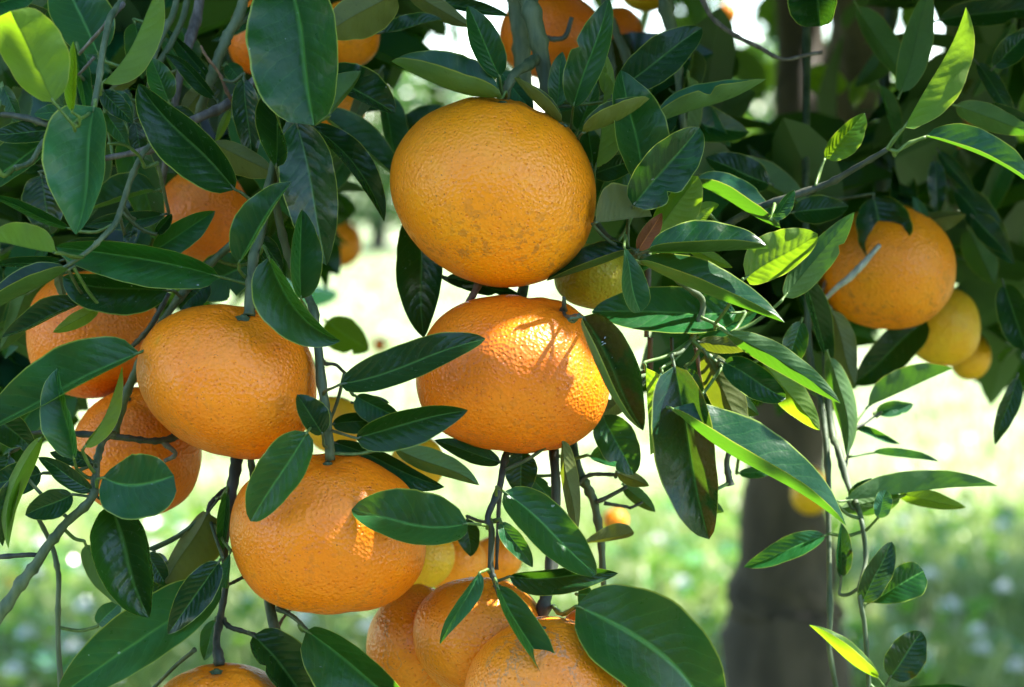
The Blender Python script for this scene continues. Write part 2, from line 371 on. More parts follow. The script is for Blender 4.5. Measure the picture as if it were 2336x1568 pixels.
br([(1180, 720), (1185, 860), (1165, 1010), (1152, 1045), (1140, 1110), (1113, 1180), (1122, 1216), (1119, 1293), (1128, 1322), (1140, 1362)], [18, 18, 17, 16, 15, 14, 15, 13, 13, 10], [3, 6, 3, 1.5, 0, -1, -1, -1, -1, -1], 'k')
br([(1200, 730), (1260, 900), (1264, 1037), (1268, 1170), (1252, 1330), (1240, 1385), (1232, 1430)], [22, 22, 24, 22, 26, 30, 28], [4, 6.5, 3, 2.5, 2, 1.5, 1.5], 'k')
br([(1262, 1384), (1283, 1401), (1315, 1384)], 12, [1.4, -.5, -1.5], 'y')
br([(1265, 700), (1300, 960), (1318, 1065), (1343, 1118), (1357, 1153), (1370, 1230), (1378, 1345)], [18, 20, 20, 20, 20, 17, 12], [6, 7, 5, 5, 5, 5, 5])
br([(1318, 1106), (1346, 1084), (1416, 1083)], 10, 4.6, 'k')
br([(1360, 1146), (1395, 1130), (1430, 1110)], 11, 4.8, 'k')
br([(1378, 1148), (1427, 1156), (1440, 1158), (1466, 1146)], 8, 4.8, 'k')
br([(1140, 1118), (1136, 1200), (1133, 1300)], 10, 3, 'k')
# stems of the two fruits lower down
br([(715, -380), (690, -60), (672, 240), (640, 330), (620, 400), (596, 520), (577, 600), (571, 680), (568, 721)], [30, 28, 27, 26, 24, 24, 24, 25, 29], [6, 4, 1.2, .8, .8, .4, 0, -.5, -.7])
br([(620, 400), (640, 520), (668, 610), (700, 670), (717, 720), (726, 800), (736, 890), (746, 960), (753, 1050)], [18, 18, 18, 18, 20, 20, 20, 21, 23], [.9, 1.6, 1.8, 1.2, .2, -.4, -.8, -1., -.9])
br([(733, 815), (742, 830), (765, 832), (786, 850)], 9, [-.5, .4, 1, 1.6], 'k')
br([(600, 470), (545, 540), (490, 592), (430, 655), (370, 735), (318, 832), (286, 905), (262, 990)], [16, 17, 18, 18, 18, 19, 20, 18], [1.4, 1.6, 2, 2.4, 2.6, 2.6, 3, 3.4])
br([(385, 668), (350, 735), (318, 775), (290, 800)], 13, [4, 4, 4.5, 5], 'k')
# upper left stems
br([(300, -300), (285, -30), (252, 40), (236, 110), (224, 190), (214, 246)], [18, 18, 16, 15, 15, 15], [2, 1, -.4, -1.4, -2, -2.4])
br([(214, 247), (200, 262), (180, 272), (168, 285)], [9, 8, 8, 9], [-2.4, -3.4, -4.4, -5], 'y')
br([(345, 330), (322, 357), (297, 413), (280, 465), (262, 511), (227, 549), (190, 582), (130, 622), (60, 672)], [12, 13, 14, 14, 14, 12, 11, 9, 7], [1.5, 1, .4, 0, -.4, -1, -1.2, -1.4, -1.6], 'g')
br([(190, 586), (165, 588), (146, 578), (128, 576)], 8, [-1.4, -2, -3, -4], 'y')
br([(360, 372), (331, 382), (326, 372), (312, 350), (282, 330), (246, 328)], 8, [1.2, .8, .6, .2, -.3, -.8], 'y')
br([(640, 130), (535, 226), (470, 262), (440, 275), (395, 310), (350, 338), (300, 350), (235, 362)], [22, 23, 21, 20, 20, 24, 15, 13], [5, 4, 3.6, 3.4, 3, 2.6, 2.8, 3], 'w', .5)
br([(500, -320), (455, 0), (440, 70), (420, 130), (400, 230), (370, 420)], [24, 23, 26, 20, 18, 14], [8, 7, 6.5, 6, 6, 7], 'w', .4)
br([(430, -300), (404, -10), (375, 70), (352, 130), (340, 200)], 17, [6, 5, 4, 3.6, 3.6])
br([(450, -300), (428, -10), (395, 90), (362, 148), (345, 230)], 16, [7, 6, 5.5, 5, 5])
br([(600, -330), (557, -10), (520, 80), (502, 122), (478, 190), (455, 255), (430, 330)], [26, 25, 24, 24, 22, 20, 16], [6, 5, 4.6, 4.4, 4.6, 5, 6])
br([(640, -100), (590, 10), (552, 50), (520, 82)], 14, [7, 6, 5, 4.7])
br([(458, 104), (470, 128), (500, 168), (518, 210), (536, 241)], [5, 6, 7, 8, 9], [2.5, 2.6, 3, 3.4, 3.8], 'r', .6)
br([(282, 8), (262, 32), (245, 52), (215, 85), (182, 122)], [11, 10, 10, 9, 7], [.4, 0, -.2, .3, .8], 'w', .6)
br([(215, 130), (200, 148), (180, 170)], 8, [1, 1, 1.4], 'w', .5)
br([(112, 285), (60, 270), (0, 262), (-60, 280)], 15, [0, .5, 1, 1], 'k')
br([(126, 300), (95, 330), (70, 370), (30, 385)], [14, 13, 12, 12], [-2, -2.4, -3, -3.4], 'g', .5)
br([(30, 385), (5, 400), (-20, 350)], 12, [-3.4, -4.5, -5], 'y', .3)
# lower left
br([(-60, 1490), (0, 1405), (38, 1345), (80, 1290), (110, 1245), (150, 1195), (208, 1138), (218, 1090), (222, 1050), (236, 1005), (262, 990)], [28, 26, 25, 24, 23, 21, 19, 17, 16, 15, 14], [-1, -1, -1, -1, -1, -1, -1, -.6, 0, .8, 1.6])
br([(-40, 1272), (0, 1271), (60, 1266), (95, 1268)], 13, -.4, 'k')
br([(70, 1150), (84, 1177), (115, 1237), (130, 1290), (134, 1330), (132, 1405), (134, 1490), (140, 1600)], [8, 10, 11, 13, 12, 12, 12, 13], [2, 2.5, 3, 3, 3, 3, 3, 3], 'g')
br([(60, 990), (110, 985), (175, 990), (262, 996), (320, 1004), (368, 1006), (395, 998), (430, 985)], [9, 11, 13, 15, 13, 15, 16, 12], [1.6, 1.6, 1.6, 1.6, 2, 2.4, 2.8, 4], 'k', .6)
br([(368, 1006), (400, 1035), (376, 1052)], 12, [2.4, 2.5, 2.7], 'w', .6)
br([(545, 1010), (538, 1060), (524, 1150), (512, 1240), (515, 1335), (502, 1410), (494, 1468), (502, 1518)], [26, 26, 24, 17, 15, 16, 17, 22], [4, 3.4, 3, 3, 2.6, 2, 1, .6], 'k')
br([(570, 1030), (578, 1090), (600, 1250), (615, 1373), (636, 1485), (655, 1580), (665, 1680)], [18, 18, 24, 24, 24, 24, 22], [3.5, 3.5, 5, 2.4, 1.4, 1, 1])
br([(511, 1412), (516, 1424), (532, 1434), (560, 1442), (588, 1452)], 12, [2, 1.8, 1.5, 1.4, 1.2], 'k')
br([(632, 1388), (650, 1396), (675, 1412), (700, 1440)], 13, [2, 1.6, 1, .6], 'g')
br([(665, 1388), (640, 1420), (622, 1470)], 7, [3, 3, 3.4], 'r')
br([(515, 1116), (500, 1128), (480, 1150), (474, 1170)], 11, [3, 2.4, 2, 1.6], 'k')
br([(560, 1314), (540, 1325), (518, 1335)], 9, [4, 3, 2.4], 'k')
br([(445, 1482), (400, 1520), (345, 1575)], 10, [1, 1.5, 2], 'g')
# right hand twigs
br([(1560, 620), (1640, 530), (1700, 488), (1751, 466), (1877, 424), (1950, 385), (2024, 341)], [20, 18, 17, 17, 16, 14, 12], [3, 3.5, 3, 2.6, 2, 1, 0], 'k')
br([(2024, 341), (2040, 315), (2062, 292)], 9, [0, -.2, -.4], 'y')
br([(2028, 340), (2048, 345), (2070, 328), (2112, 313)], 9, [0, -.2, -.2, -.2], 'y')
br([(1860, 425), (1868, 398), (1882, 362)], 7, [2, 2.4, 2.6], 'y')
br([(1835, -300), (1840, 100), (1838, 500), (1842, 649), (1846, 796), (1868, 900), (1880, 965), (1889, 1060), (1891, 1215), (1893, 1404), (1891, 1475), (1910, 1580)], [18, 17, 16, 16, 15, 14, 14, 13, 12, 13, 12, 12], [26, 22, 15, 13, 12, 11, 10, 9, 8, 7, 7, 7])
br([(1848, 640), (1862, 680), (1878, 728), (1885, 866), (1898, 988), (1912, 1025), (1933, 1100), (1955, 1155), (1968, 1201), (1975, 1278), (1961, 1352), (1972, 1422), (1978, 1500), (1984, 1590)], [17, 17, 16, 16, 16, 16, 15, 13, 12, 11, 11, 11, 11, 11], [13, 12.5, 12, 11, 10, 9, 8, 7, 6, 6, 5, 5, 5, 5])
br([(1877, 688), (1905, 660), (1940, 632), (1975, 595), (2006, 560)], [9, 12, 17, 14, 10], [12, 11.5, 11.2, 11.2, 11.6], 'p', .3)
br([(1884, 640), (1850, 735), (1822, 800), (1812, 905)], 9, 16, 'r')
br([(1925, 1095), (1945, 990), (1975, 965), (2010, 940)], 6, [8.5, 9, 9.6, 10], 'k')
br([(1590, -40), (1612, 20), (1640, 55), (1690, 88), (1732, 108), (1765, 128), (1795, 136), (1830, 128), (1875, 120)], [13, 12, 11, 10, 11, 9, 8, 8, 9], 9, 'w', .5)
br([(1500, -300), (1515, -20), (1530, 60), (1540, 110), (1550, 190), (1560, 300)], [34, 33, 30, 26, 20, 16], 12)
br([(1370, -300), (1380, 0), (1395, 50), (1412, 90), (1430, 135), (1445, 220)], [24, 22, 22, 21, 22, 15], 15, 'g', .4)
br([(1380, -280), (1386, 60), (1394, 130), (1398, 200)], 18, 18)
br([(1235, 85), (1265, 90), (1290, 82), (1305, 40)], 13, 8, 'k')
br([(2052, -250), (2035, 0), (2020, 160), (2012, 330), (2008, 470)], [30, 28, 25, 22, 18], 42)
br([(1483, 770), (1485, 845)], 13, 4, 'r'); br([(1588, 795), (1600, 872)], 11, 4, 'r'); br([(1532, 770), (1536, 840)], 9, 3.6, 'k')
br([(1480, 600), (1478, 680), (1475, 770)], 14, 4, 'w')
br([(1690, 1010), (1665, 1030), (1658, 1060), (1664, 1095), (1667, 1108)], [12, 12, 13, 15, 20], [5, 4, 4, 4, 4], 'k', .5)
br([(1284, 712), (1287, 700), (1286, 678)], [14, 10, 9], [.2, -.6, -.9], 'k', .8)
br([(1285, 706), (1292, 722), (1322, 718)], 8, [-.2, -1.2, -3.0], 'k')

# ------------------------------------------------------------------ leaves
SHAPE = {'e': (.58, .84), 'w': (.50, .66), 'o': (1.15, .52), 'l': (.75, 1.05), 'b': (.55, .48)}
LEAVES = []
def leaf(b, t, wl, wr, tone, side='u', z=0., dz=0., bend=0., W=None, sh='e', cu=0., tw=0., pet=None, petz=None, arch=.05, wave=.07, roll=None, auto=True, nt=22, ns=5):
    """one leaf from base point b to tip t (layout units); wl, wr: seen half-widths to the left and right of the way base->tip
    (negative: that half is folded across and shows its other face); side: which face the camera sees; z, dz in cm."""
    b = np.array(b, float); t = np.array(t, float)
    d0 = FOC + z*.01; d1 = d0 + dz*.01
    A = P(b[0], b[1], d0); B = P(t[0], t[1], d1); s = .5*(d0 + d1)/FPX
    L2 = np.linalg.norm(t - b)
    if not cu and random.random() < .3: cu = random.uniform(-.35, .55)
    W = max(W or 0, abs(wl)*1.11, abs(wr)*1.11, .16*L2)
    hv = (CAM - .5*(A + B)); hv /= np.linalg.norm(hv)
    hs = hv if side == 'u' else -hv
    T = np.linspace(0, 1, nt + 1)
    if roll is None: roll = 0. if (wl < 0 or wr < 0) else .42*(-(t[0] - b[0]))/max(L2, 1e-6)*(1 if True else 0)
    lp = np.array((t[1] - b[1], -(t[0] - b[0])))/max(L2, 1e-6); lw = lp[0]*RT - lp[1]*UP
    q = (4*T*(1 - T))[:, None]
    skew = np.sin(T*2*pi)[:, None]*random.uniform(-.018, .018)
    M = A + (B - A)*T[:, None] + lw*(bend*s)*q + lw*(skew*L2*s) + hs*(arch*L2*s)*q
    tan = np.gradient(M, axis=0); tan /= np.linalg.norm(tan, axis=1)[:, None]
    lat = lw - tan*(tan @ lw)[:, None]; lat -= hv*(lat @ hv)[:, None]*.0; lat /= np.linalg.norm(lat, axis=1)[:, None]
    nrm = hs - tan*(tan @ hs)[:, None]; nrm -= lat*np.sum(nrm*lat, 1)[:, None]; nrm /= np.linalg.norm(nrm, axis=1)[:, None]
    a_, b_ = SHAPE[sh]; f = (T**a_)*((1 - T)**b_); f /= f.max(); f[0] = .035; f[-1] = .012
    ang = {}
    for k, wv in ((1, wl), (-1, wr)):
        c = max(-.97, min(.97, wv/W)); ang[k] = math.acos(c)
    if wl < 0: ang[-1] = -abs(ang[-1])
    if wr < 0: ang[1] = -abs(ang[1])
    V = []; UVs = []; ph = {1: random.uniform(0, 6), -1: random.uniform(0, 6)}; nw = random.uniform(2.2, 3.6)
    cols = [(-1, j/ns) for j in range(ns, 0, -1)] + [(1, j/ns) for j in range(0, ns + 1)]
    tws = tw*(T - .5)*2
    prof = {}
    for k in (1, -1):
        xs = np.zeros((nt + 1, ns + 1)); hs_ = np.zeros((nt + 1, ns + 1))
        for j in range(1, ns + 1):
            sj = (j - .5)/ns; al = ang[k]*(.82 + .28*sj) + cu*(sj**2) + k*(tws + roll)
            xs[:, j] = xs[:, j-1] + np.cos(al)/ns; hs_[:, j] = hs_[:, j-1] + np.sin(al)/ns
        wv = wl if k == 1 else wr; row = xs[nt//2]; xe = row[int(np.abs(row).argmax())]
        if abs(xe) > .1 and abs(tw) < .6: xs *= max(.6, min(1.6, (wv/W)/xe)) if wv*xe > 0 else 1
        prof[k] = (xs, hs_)
    bite = {k: 1 - (random.uniform(.2, .5)*np.exp(-((T - random.uniform(.25, .8))/random.uniform(.025, .06))**2) if random.random() < .09 else 0) for k in (1, -1)}
    jag = {k: bite[k] + .016*np.sin(T*61 + ph[k])*np.sin(T*37 + ph[k]*2) + .02*np.sin(T*13 + ph[k]) for k in (1, -1)}
    for k, sj in cols:
        j = int(round(sj*ns)); xs, hh = prof[k]
        wid = W*s*f*jag[k]
        off = lat*(k*xs[:, j]*wid)[:, None] + nrm*(hh[:, j]*wid)[:, None]
        off = off + nrm*(wave*W*s*np.minimum(1, f*1.5)*sj**2*np.sin(2*pi*nw*T + ph[k]))[:, None]
        V.append(M + off); UVs.append(np.stack([T, np.full(nt + 1, .5 + .5*k*sj)], 1))
    V = np.concatenate(V, 0); UVs = np.concatenate(UVs, 0); nc = len(cols); Fs = []; n1 = nt + 1
    for c in range(nc - 1):
        for i in range(nt):
            fq = (c*n1 + i, c*n1 + i + 1, (c+1)*n1 + i + 1, (c+1)*n1 + i)
            Fs.append(fq if side == 'u' else fq[::-1])
    mi = [0]*len(Fs)
    # petiole
    if pet is not None:
        pe = P(pet[0], pet[1], d0 + (petz if petz is not None else .3)*.01)
    else: pe = A - tan[0]*(.07*L2*s) - hs*(.01*L2*s)
    best = None
    for o, path in BR:
        dd = np.linalg.norm(path - pe, axis=1); i = int(dd.argmin())
        if best is None or dd[i] < best[0]: best = (dd[i], o, path[i])
    pts = [M[1], A, .5*(A + pe) - hs*(.012*L2*s), pe]
    if auto and .003 < best[0] < .034: pts += [.5*(pe + best[2]) + np.array((0, .002, -.002)), best[2]]
    pr = max(.0007, .0042*L2*s + .0004); R = [pr*.45, pr*.8, pr*.75, pr] + ([pr*1.05, pr*1.1] if len(pts) > 4 else [])
    pp, rr = smooth_path(pts, R, 3); PV, PF = tube(pp, rr, 6)
    n0 = len(V); V = np.vstack([V, PV]); UVs = np.vstack([UVs, np.tile([[.02, .5]], (len(PV), 1))])
    for fq in PF: Fs.append(tuple(n0 + i for i in fq)); mi.append(1)
    me = mesh('leaf', V - A, Fs, [LM[tone], BK['y' if tone in 'YGP' else 'g']], UVs, mi)
    mc = cols.index((1, 0.0)); sh_ = me.attributes.new('sharp_edge', 'BOOLEAN', 'EDGE'); ev = np.empty(len(me.edges)*2, dtype=np.int32); me.edges.foreach_get('vertices', ev)
    ev = ev.reshape(-1, 2)//n1; sh_.data.foreach_set('value', (ev[:, 0] == mc) & (ev[:, 1] == mc))
    o = link('leaf', me, A, best[1]); LEAVES.append((o, A, B, L2*s)); return o
def L(tl, bx, by, tx_, ty_, wl, wr, tone, side='u', z=0., **k):
    k = dict(k)
    for q in ('bend', 'W'):
        if q in k and k[q] is not None: k[q] = k[q]*.35
    if 'pet' in k and k['pet'] is not None: k['pet'] = tp(tl, *k['pet'])
    return leaf(tp(tl, bx, by), tp(tl, tx_, ty_), wl*.35, wr*.35, tone, side, z, **k)

# upper left
L('11', 350, 665, 70, 75, 205, 230, 'Y', 'l', -7, sh='b', pet=(480, 820), petz=.8, dz=-1.5, roll=0.2)
L('11', 470, 730, 478, 270, 40, 40, 'Y', 'u', -5.5, pet=(520, 770), petz=.5)
L('11', 612, 700, 495, 1530, 110, 262, 'P', 'u', -3, bend=20, sh='e', dz=-1, roll=-0.5)
L('11', 1530, 1235, 905, 545, 205, 118, 'D', 'u', -1, bend=10, pet=(1580, 1262), petz=.6)
L('11', 1100, 660, 985, 378, 75, 95, 'G', 'u', 2)
L('11', 1400, 640, 1075, 350, 62, 35, 'D', 'u', 4, bend=-20)
L('11', 1400, 570, 1088, 188, 62, 45, 'D', 'u', 6)
L('11', 640, 350, 400, -170, 160, 210, 'P', 'u', 4, sh='w')
L('11', 668, 540, 1050, -140, 60, 165, 'Y', 'l', -1.5, bend=-45, pet=(655, 610), petz=.2, roll=0.5)
L('11', 500, 310, 565, 770, 75, 25, 'G', 'u', 2)
L('11', 880, 150, 930, 515, 100, 80, 'G', 'u', 5)
L('11', 895, 475, 700, 600, 45, 40, 'O', 'l', 8)
L('11', 670, 590, 865, 805, 70, 65, 'D', 'u', 3)
L('11', 735, 600, 858, 785, 75, 20, 'P', 'u', 5)
L('11', 690, 730, 830, 945, 65, 60, 'G', 'u', 3)
L('11', 440, 725, 222, 745, 55, 55, 'G', 'u', 0)
L('11', 390, 850, -70, 880, 80, 85, 'D', 'u', 1)
L('11', 330, 890, -130, 1240, 110, 160, 'G', 'u', 2, sh='w')
L('11', 270, 1145, 330, 1530, 130, 140, 'D', 'u', 4, sh='w')
L('11', 450, 1490, -70, 1275, 45, 50, 'G', 'u', 1)
L('11', 1065, 1400, 550, 1475, 70, 55, 'D', 'u', 3)
L('11', 1015, 1245, 585, 1370, 60, 175, 'G', 'u', 5, sh='w')
L('12', 365, 175, -90, 90, 62, 160, 'Y', 'l', -6.5, sh='w', pet=(540, 205), petz=4.8, roll=0.6)
L('11', 1000, 1640, 1402, 1376, 75, 120, 'G', 'u', 2)
L('11', 1020, 1520, 1120, 1395, 25, 65, 'D', 'u', 1, cu=1.2)
L('11', 1390, 930, 1800, 1140, 75, 120, 'O', 'l', 2)
L('11', 1590, 515, 1640, 1065, 95, 85, 'D', 'u', 3)
L('11', 1340, 555, 1175, 770, 70, 70, 'O', 'l', 7)
L('11', 1500, 715, 1400, 935, 25, 30, 'Y', 'l', 6)
L('11', 875, 1440, 825, 1640, 45, 45, 'D', 'u', 1, arch=-.1)
L('11', 100, 80, 420, 200, 90, 110, 'D', 'u', 6, sh='w')
L('11', -60, 40, 250, -60, 70, 120, 'G', 'u', 5)
L('11', 330, 60, 440, 340, 90, 60, 'G', 'u', 4.5)
L('11', 20, 560, 130, 800, 50, 60, 'G', 'u', 2)
L('11', 1130, 700, 1330, 1000, 90, 70, 'D', 'u', 5)
L('11', 880, 800, 930, 1050, 60, 60, 'D', 'u', 4.5)
L('11', 1480, 420, 1600, 560, 60, 60, 'G', 'u', 5)
# second column, top
L('21', 285, -190, 482, 818, 250, 345, 'G', 'u', -2, sh='b', bend=25, pet=(270, -260), dz=-1)
L('21', 1010, -40, 556, 225, 155, 140, 'O', 'l', 0, sh='w', bend=-12)
L('21', 585, 740, 787, 463, 150, 45, 'G', 'l', -.6)
L('21', 560, 475, 1008, 738, 165, 95, 'D', 'u', 1, sh='w')
L('21', 232, 1090, 305, 488, 150, 30, 'D', 'u', -1.5, bend=25, tw=-.9, W=165, pet=(255, 1180), petz=1.5)
L('21', 362, 800, 560, 1730, 175, 190, 'D', 'u', .4, bend=12, pet=(310, 770), petz=.4)
L('21', 465, 825, 937, 1445, 120, 50, 'D', 'u', 2, bend=70, wave=.12)
L('21', -10, 1715, 335, 1186, 165, 55, 'G', 'u', -2.2, bend=20, pet=(-8, 1760), petz=1.5)
L('22', 395, 475, 402, -108, 45, 155, 'G', 'u', -1.2, bend=10, pet=(420, 520))
L('22', 120, 60, 275, 290, 65, 55, 'D', 'u', 1)
L('22', 85, 130, 150, 420, 35, 35, 'G', 'u', .4)
L('22', 185, 205, 652, 748, 55, 200, 'G', 'u', -2.4, bend=-85, pet=(150, 130), petz=2)
L('22', 652, 1032, 1597, 733, 145, 112, 'D', 'u', -3.2, bend=-8, pet=(545, 1080), petz=2., sh='w')
L('22', 755, 1382, 1482, 1200, 92, 155, 'D', 'u', -4.6, bend=15, pet=(600, 1335), petz=3.4)
L('22', 535, 1355, 370, 1098, 60, 118, 'D', 'u', -2.2, pet=(543, 1425), petz=.6)
L('23', 435, -95, 65, 485, 140, 165, 'G', 'u', -3.4, sh='w', pet=(490, -170), petz=2.)
L('22', 600, 1290, 1010, 1250, 60, 80, 'D', 'u', 2.2)
L('22', 610, 1410, 1330, 1700, 60, 130, 'D', 'u', 1.2)
L('22', 755, 1110, 1060, 1265, 60, 110, 'P', 'u', 2)
L('22', 735, 1150, 970, 1150, 50, 50, 'D', 'u', 5)
L('23', 1010, 10, 1556, 250, 95, 70, 'P', 'l', 0, bend=10)
L('22', 1130, -80, 1195, 728, 145, 160, 'D', 'u', 3.2, bend=15)
L('22', 560, 620, 835, 815, 110, 120, 'Y', 'u', 24)
L('22', 1345, 335, 1820, 445, 55, 60, 'D', 'u', 2.4)
L('22', 1695, 1540, 1265, 1395, 60, 70, 'D', 'u', 1.2)
# around the uppermost fruit
L('21', 1705, 640, 985, 402, -105, 255, 'P', 'u', -.5, bend=55, sh='w', pet=(1730, 600))
L('31', 510, 700, 742, -12, 135, 105, 'G', 'u', 0, bend=-5, pet=(490, 855), petz=2.6)
L('21', 1690, 505, 1482, 38, 95, 112, 'G', 'u', -.2, pet=(1705, 612), petz=.4)
L('21', 1090, -60, 1508, 180, 65, 62, 'O', 'l', 3)
L('21', 925, 210, 1315, 128, 85, 45, 'D', 'u', 3)
L('21', 1300, 20, 1750, 105, 60, 55, 'D', 'u', 6)
L('21', 1005, 875, 1312, 690, 75, 45, 'D', 'u', 14)
L('31', 40, 470, 248, 745, 75, 90, 'P', 'u', 2)
L('31', 432, 805, 122, 505, -70, 100, 'O', 'u', -.5, bend=22)
L('31', 820, 570, 1348, 182, 140, 140, 'D', 'u', 3, sh='w')
L('31', 1045, 805, 1765, 518, 165, -105, 'P', 'u', 2, bend=-25)
L('31', 965, 1195, 820, 458, 140, 215, 'G', 'u', 0, bend=-10, pet=(940, 1290), petz=1)
L('31', 900, 1340, 1332, 832, 150, 180, 'D', 'u', -1.2, sh='w', pet=(870, 1400), petz=1.4)
L('31', 570, 868, 1008, 645, 150, -100, 'O', 'u', -1, bend=-35, sh='w', pet=(530, 915), petz=1.5)
L('31', 765, 630, 694, 322, 62, 45, 'Y', 'l', 1, roll=0.6)
L('31', 655, 1090, 720, 470, 40, 150, 'Y', 'l', 1, bend=-10, roll=0.8)
L('31', 640, 1115, 605, 800, 80, 75, 'G', 'u', 2)
L('31', 400, 695, 440, 338, 75, 65, 'G', 'u', 2)
L('31', 540, 850, 665, 540, 80, 70, 'G', 'u', 3)
L('31', 640, 1140, 930, 1030, 80, 90, 'D', 'u', 2.4)
L('31', 655, 1452, 1022, 1412, 245, 25, 'O', 'l', -1, sh='w', W=260, pet=(640, 1470))
L('31', 1050, 1510, 1322, 1148, 90, 165, 'Y', 'l', 1.2, sh='w')
L('31', 1300, 1462, 1428, 1348, 32, 30, 'Y', 'l', 0)
L('31', 1310, 1370, 1460, 1335, 40, 40, 'Y', 'l', 2.4)
L('32', 932, 158, 1088, -85, 55, 62, 'R', 'u', -.6)
L('32', 995, 165, 1782, 145, 215, -68, 'D', 'u', -2, bend=-14, sh='w', pet=(905, 195), petz=2.)
L('32', 935, 232, 1885, 628, 210, -66, 'G', 'u', -2, bend=-26, pet=(880, 215), petz=2)
L('42', -60, 335, 407, 50, 175, 205, 'Y', 'l', -.6, sh='w', roll=-0.8)
L('42', 190, 460, 645, -90, 85, 118, 'G', 'l', 1)
L('31', 1290, 1195, 1860, 1490, 175, 95, 'P', 'u', 3, sh='w', roll=-0.8)
L('31', 1790, 1200, 1370, 1030, 110, 120, 'D', 'u', 10)
L('32', 1515, 698, 2252, 1156, 95, 115, 'G', 'l', 0, bend=30, pet=(1440, 645), roll=-0.7)
L('32', 1570, 565, 630, 560, 145, 175, 'G', 'u', 2, sh='w')
L('32', 905, 160, 335, 358, -40, 150, 'D', 'u', .2, bend=12)
L('32', 842, 130, 950, 560, 105, 75, 'P', 'u', -2.2, sh='o', pet=(850, 60), petz=2, bend=-10, W=120)
L('32', 572, 592, 965, 1332, 160, 150, 'N', 'u', -3.2, cu=1.1, W=250, pet=(480, 605), petz=.2, bend=10)
L('32', 980, 925, 1012, 1492, 155, 95, 'Y', 'l', -.6, sh='w', roll=-0.8)
L('32', 1170, 915, 1395, 2040, 150, 240, 'N', 'u', -1, sh='w', bend=-10, W=250)
L('32', 1240, 1195, 1262, 1005, 32, 34, 'P', 'l', -.4)
L('32', 700, 1235, 905, 1620, 135, 125, 'G', 'u', 2, sh='w')
L('32', 865, 1095, 685, 1245, 70, 65, 'O', 'l', 3)
L('32', 740, 950, 850, 1080, 50, 40, 'D', 'u', 5)
L('32', 1375, 835, 1640, 1400, 130, 100, 'O', 'l', 1.4)
L('32', 1490, 885, 1895, 1120, 95, 120, 'D', 'u', 1, wave=.14, sh='w')
L('32', 1330, 755, 1660, 800, 55, 55, 'O', 'l', 2.4)
L('32', 1325, 725, 1710, 555, 60, 70, 'G', 'u', 4)
L('32', 878, 295, 1125, 148, 42, 45, 'G', 'u', 1.2)
L('32', 1265, 145, 1545, 268, 45, 42, 'Y', 'l', 2)
L('32', 1155, 1190, 2287, 1952, 275, -78, 'G', 'u', -2, bend=-18, W=290, pet=(1120, 1180), petz=.5)
# upper right
L('41', 972, 828, 1372, 48, 58, 195, 'Y', 'l', -.8, bend=-22, pet=(868, 972), petz=.8, roll=1.0)
L('41', 1112, 890, 1840, 1240, 160, 60, 'P', 'u', 0, bend=45, pet=(930, 985), petz=.2)
L('41', 455, 1032, 712, 738, 62, 115, 'Y', 'u', 3, pet=(402, 1190), petz=-.5)
L('41', 395, -140, 425, 172, 85, 220, 'D', 'u', 3, sh='b')
L('41', 945, 605, 1150, -90, 95, 110, 'G', 'l', 8, roll=0.6)
L('41', 1200, 135, 1920, 30, 95, 95, 'D', 'u', 15, sh='w')
L('41', 1310, 690, 1815, 870, 85, 75, 'G', 'l', 8)
L('41', 1500, 690, 1830, 800, 40, 60, 'D', 'u', 10)
L('41', 1555, 440, 1820, 170, 85, 85, 'D', 'u', 10)
L('41', 1445, 410, 1705, 790, 65, 65, 'D', 'u', 12)
L('41', 1170, 1045, 1192, 1415, 62, 62, 'D', 'u', 20)
L('41', 1195, 985, 1435, 1290, 52, 52, 'D', 'u', 18)
L('41', 1300, 1235, 1690, 1720, 115, 105, 'D', 'u', 20)
L('41', 770, 1290, 850, 1680, 190, 180, 'D', 'u', 15, sh='b', cu=.7, W=215)
L('41', 1045, 1440, 1375, 1400, 25, 95, 'O', 'l', 17)
L('41', 1112, 1445, 1030, 1285, 42, 42, 'P', 'u', 16)
L('41', 245, 1385, 610, 1345, 95, 95, 'D', 'u', 8)
L('41', 112, 1425, 257, 1240, 32, 62, 'G', 'u', 0)
L('41', 330, 480, 600, 570, 95, 95, 'Y', 'l', 55, sh='w')
L('41', 640, 690, 725, 450, 55, 55, 'Y', 'l', 45)
L('42', 1420, -60, 1640, 170, 90, 90, 'D', 'u', 19)
L('42', 1390, 20, 1560, 380, 110, 90, 'G', 'l', 22)
L('42', 1620, 380, 1800, 900, 90, 130, 'D', 'u', 16)
L('42', 735, 1175, 1288, 928, 150, 95, 'G', 'l', 10, pet=(650, 1290), petz=-.6, roll=-0.7)
L('42', 480, 855, 592, 1495, 85, 65, 'G', 'l', 8, bend=50)
L('42', 1115, 615, 635, 1030, 125, 120, 'D', 'u', 19, sh='w')
L('42', 500, 555, 650, 1040, 95, 80, 'O', 'l', 12)
L('42', 1705, 985, 1563, 1425, 65, 62, 'D', 'u', 12)
L('42', 790, 1215, 1030, 1160, 52, 52, 'P', 'u', 12)
L('42', 650, 1310, 945, 1422, 32, 30, 'P', 'u', 10)
L('43', 765, 38, 1198, 98, 55, 22, 'P', 'u', 9, pet=(610, 65), petz=-.5)
L('43', 590, 352, 1578, 256, 140, 42, 'G', 'l', 6, bend=18, roll=-0.5)
L('43', 930, 310, 1372, 396, 68, 65, 'Y', 'l', 8, roll=-0.6)
L('43', 945, 320, 555, 402, 95, 62, 'G', 'l', 7)
L('43', 610, 330, 760, 205, 40, 40, 'D', 'u', 6.5)
L('43', 800, 462, 850, 285, 58, 62, 'P', 'u', 5, sh='b', pet=(722, 545), petz=.8)
L('43', 560, 850, 560, 495, 42, 70, 'D', 'u', 6, pet=(550, 960), petz=0)
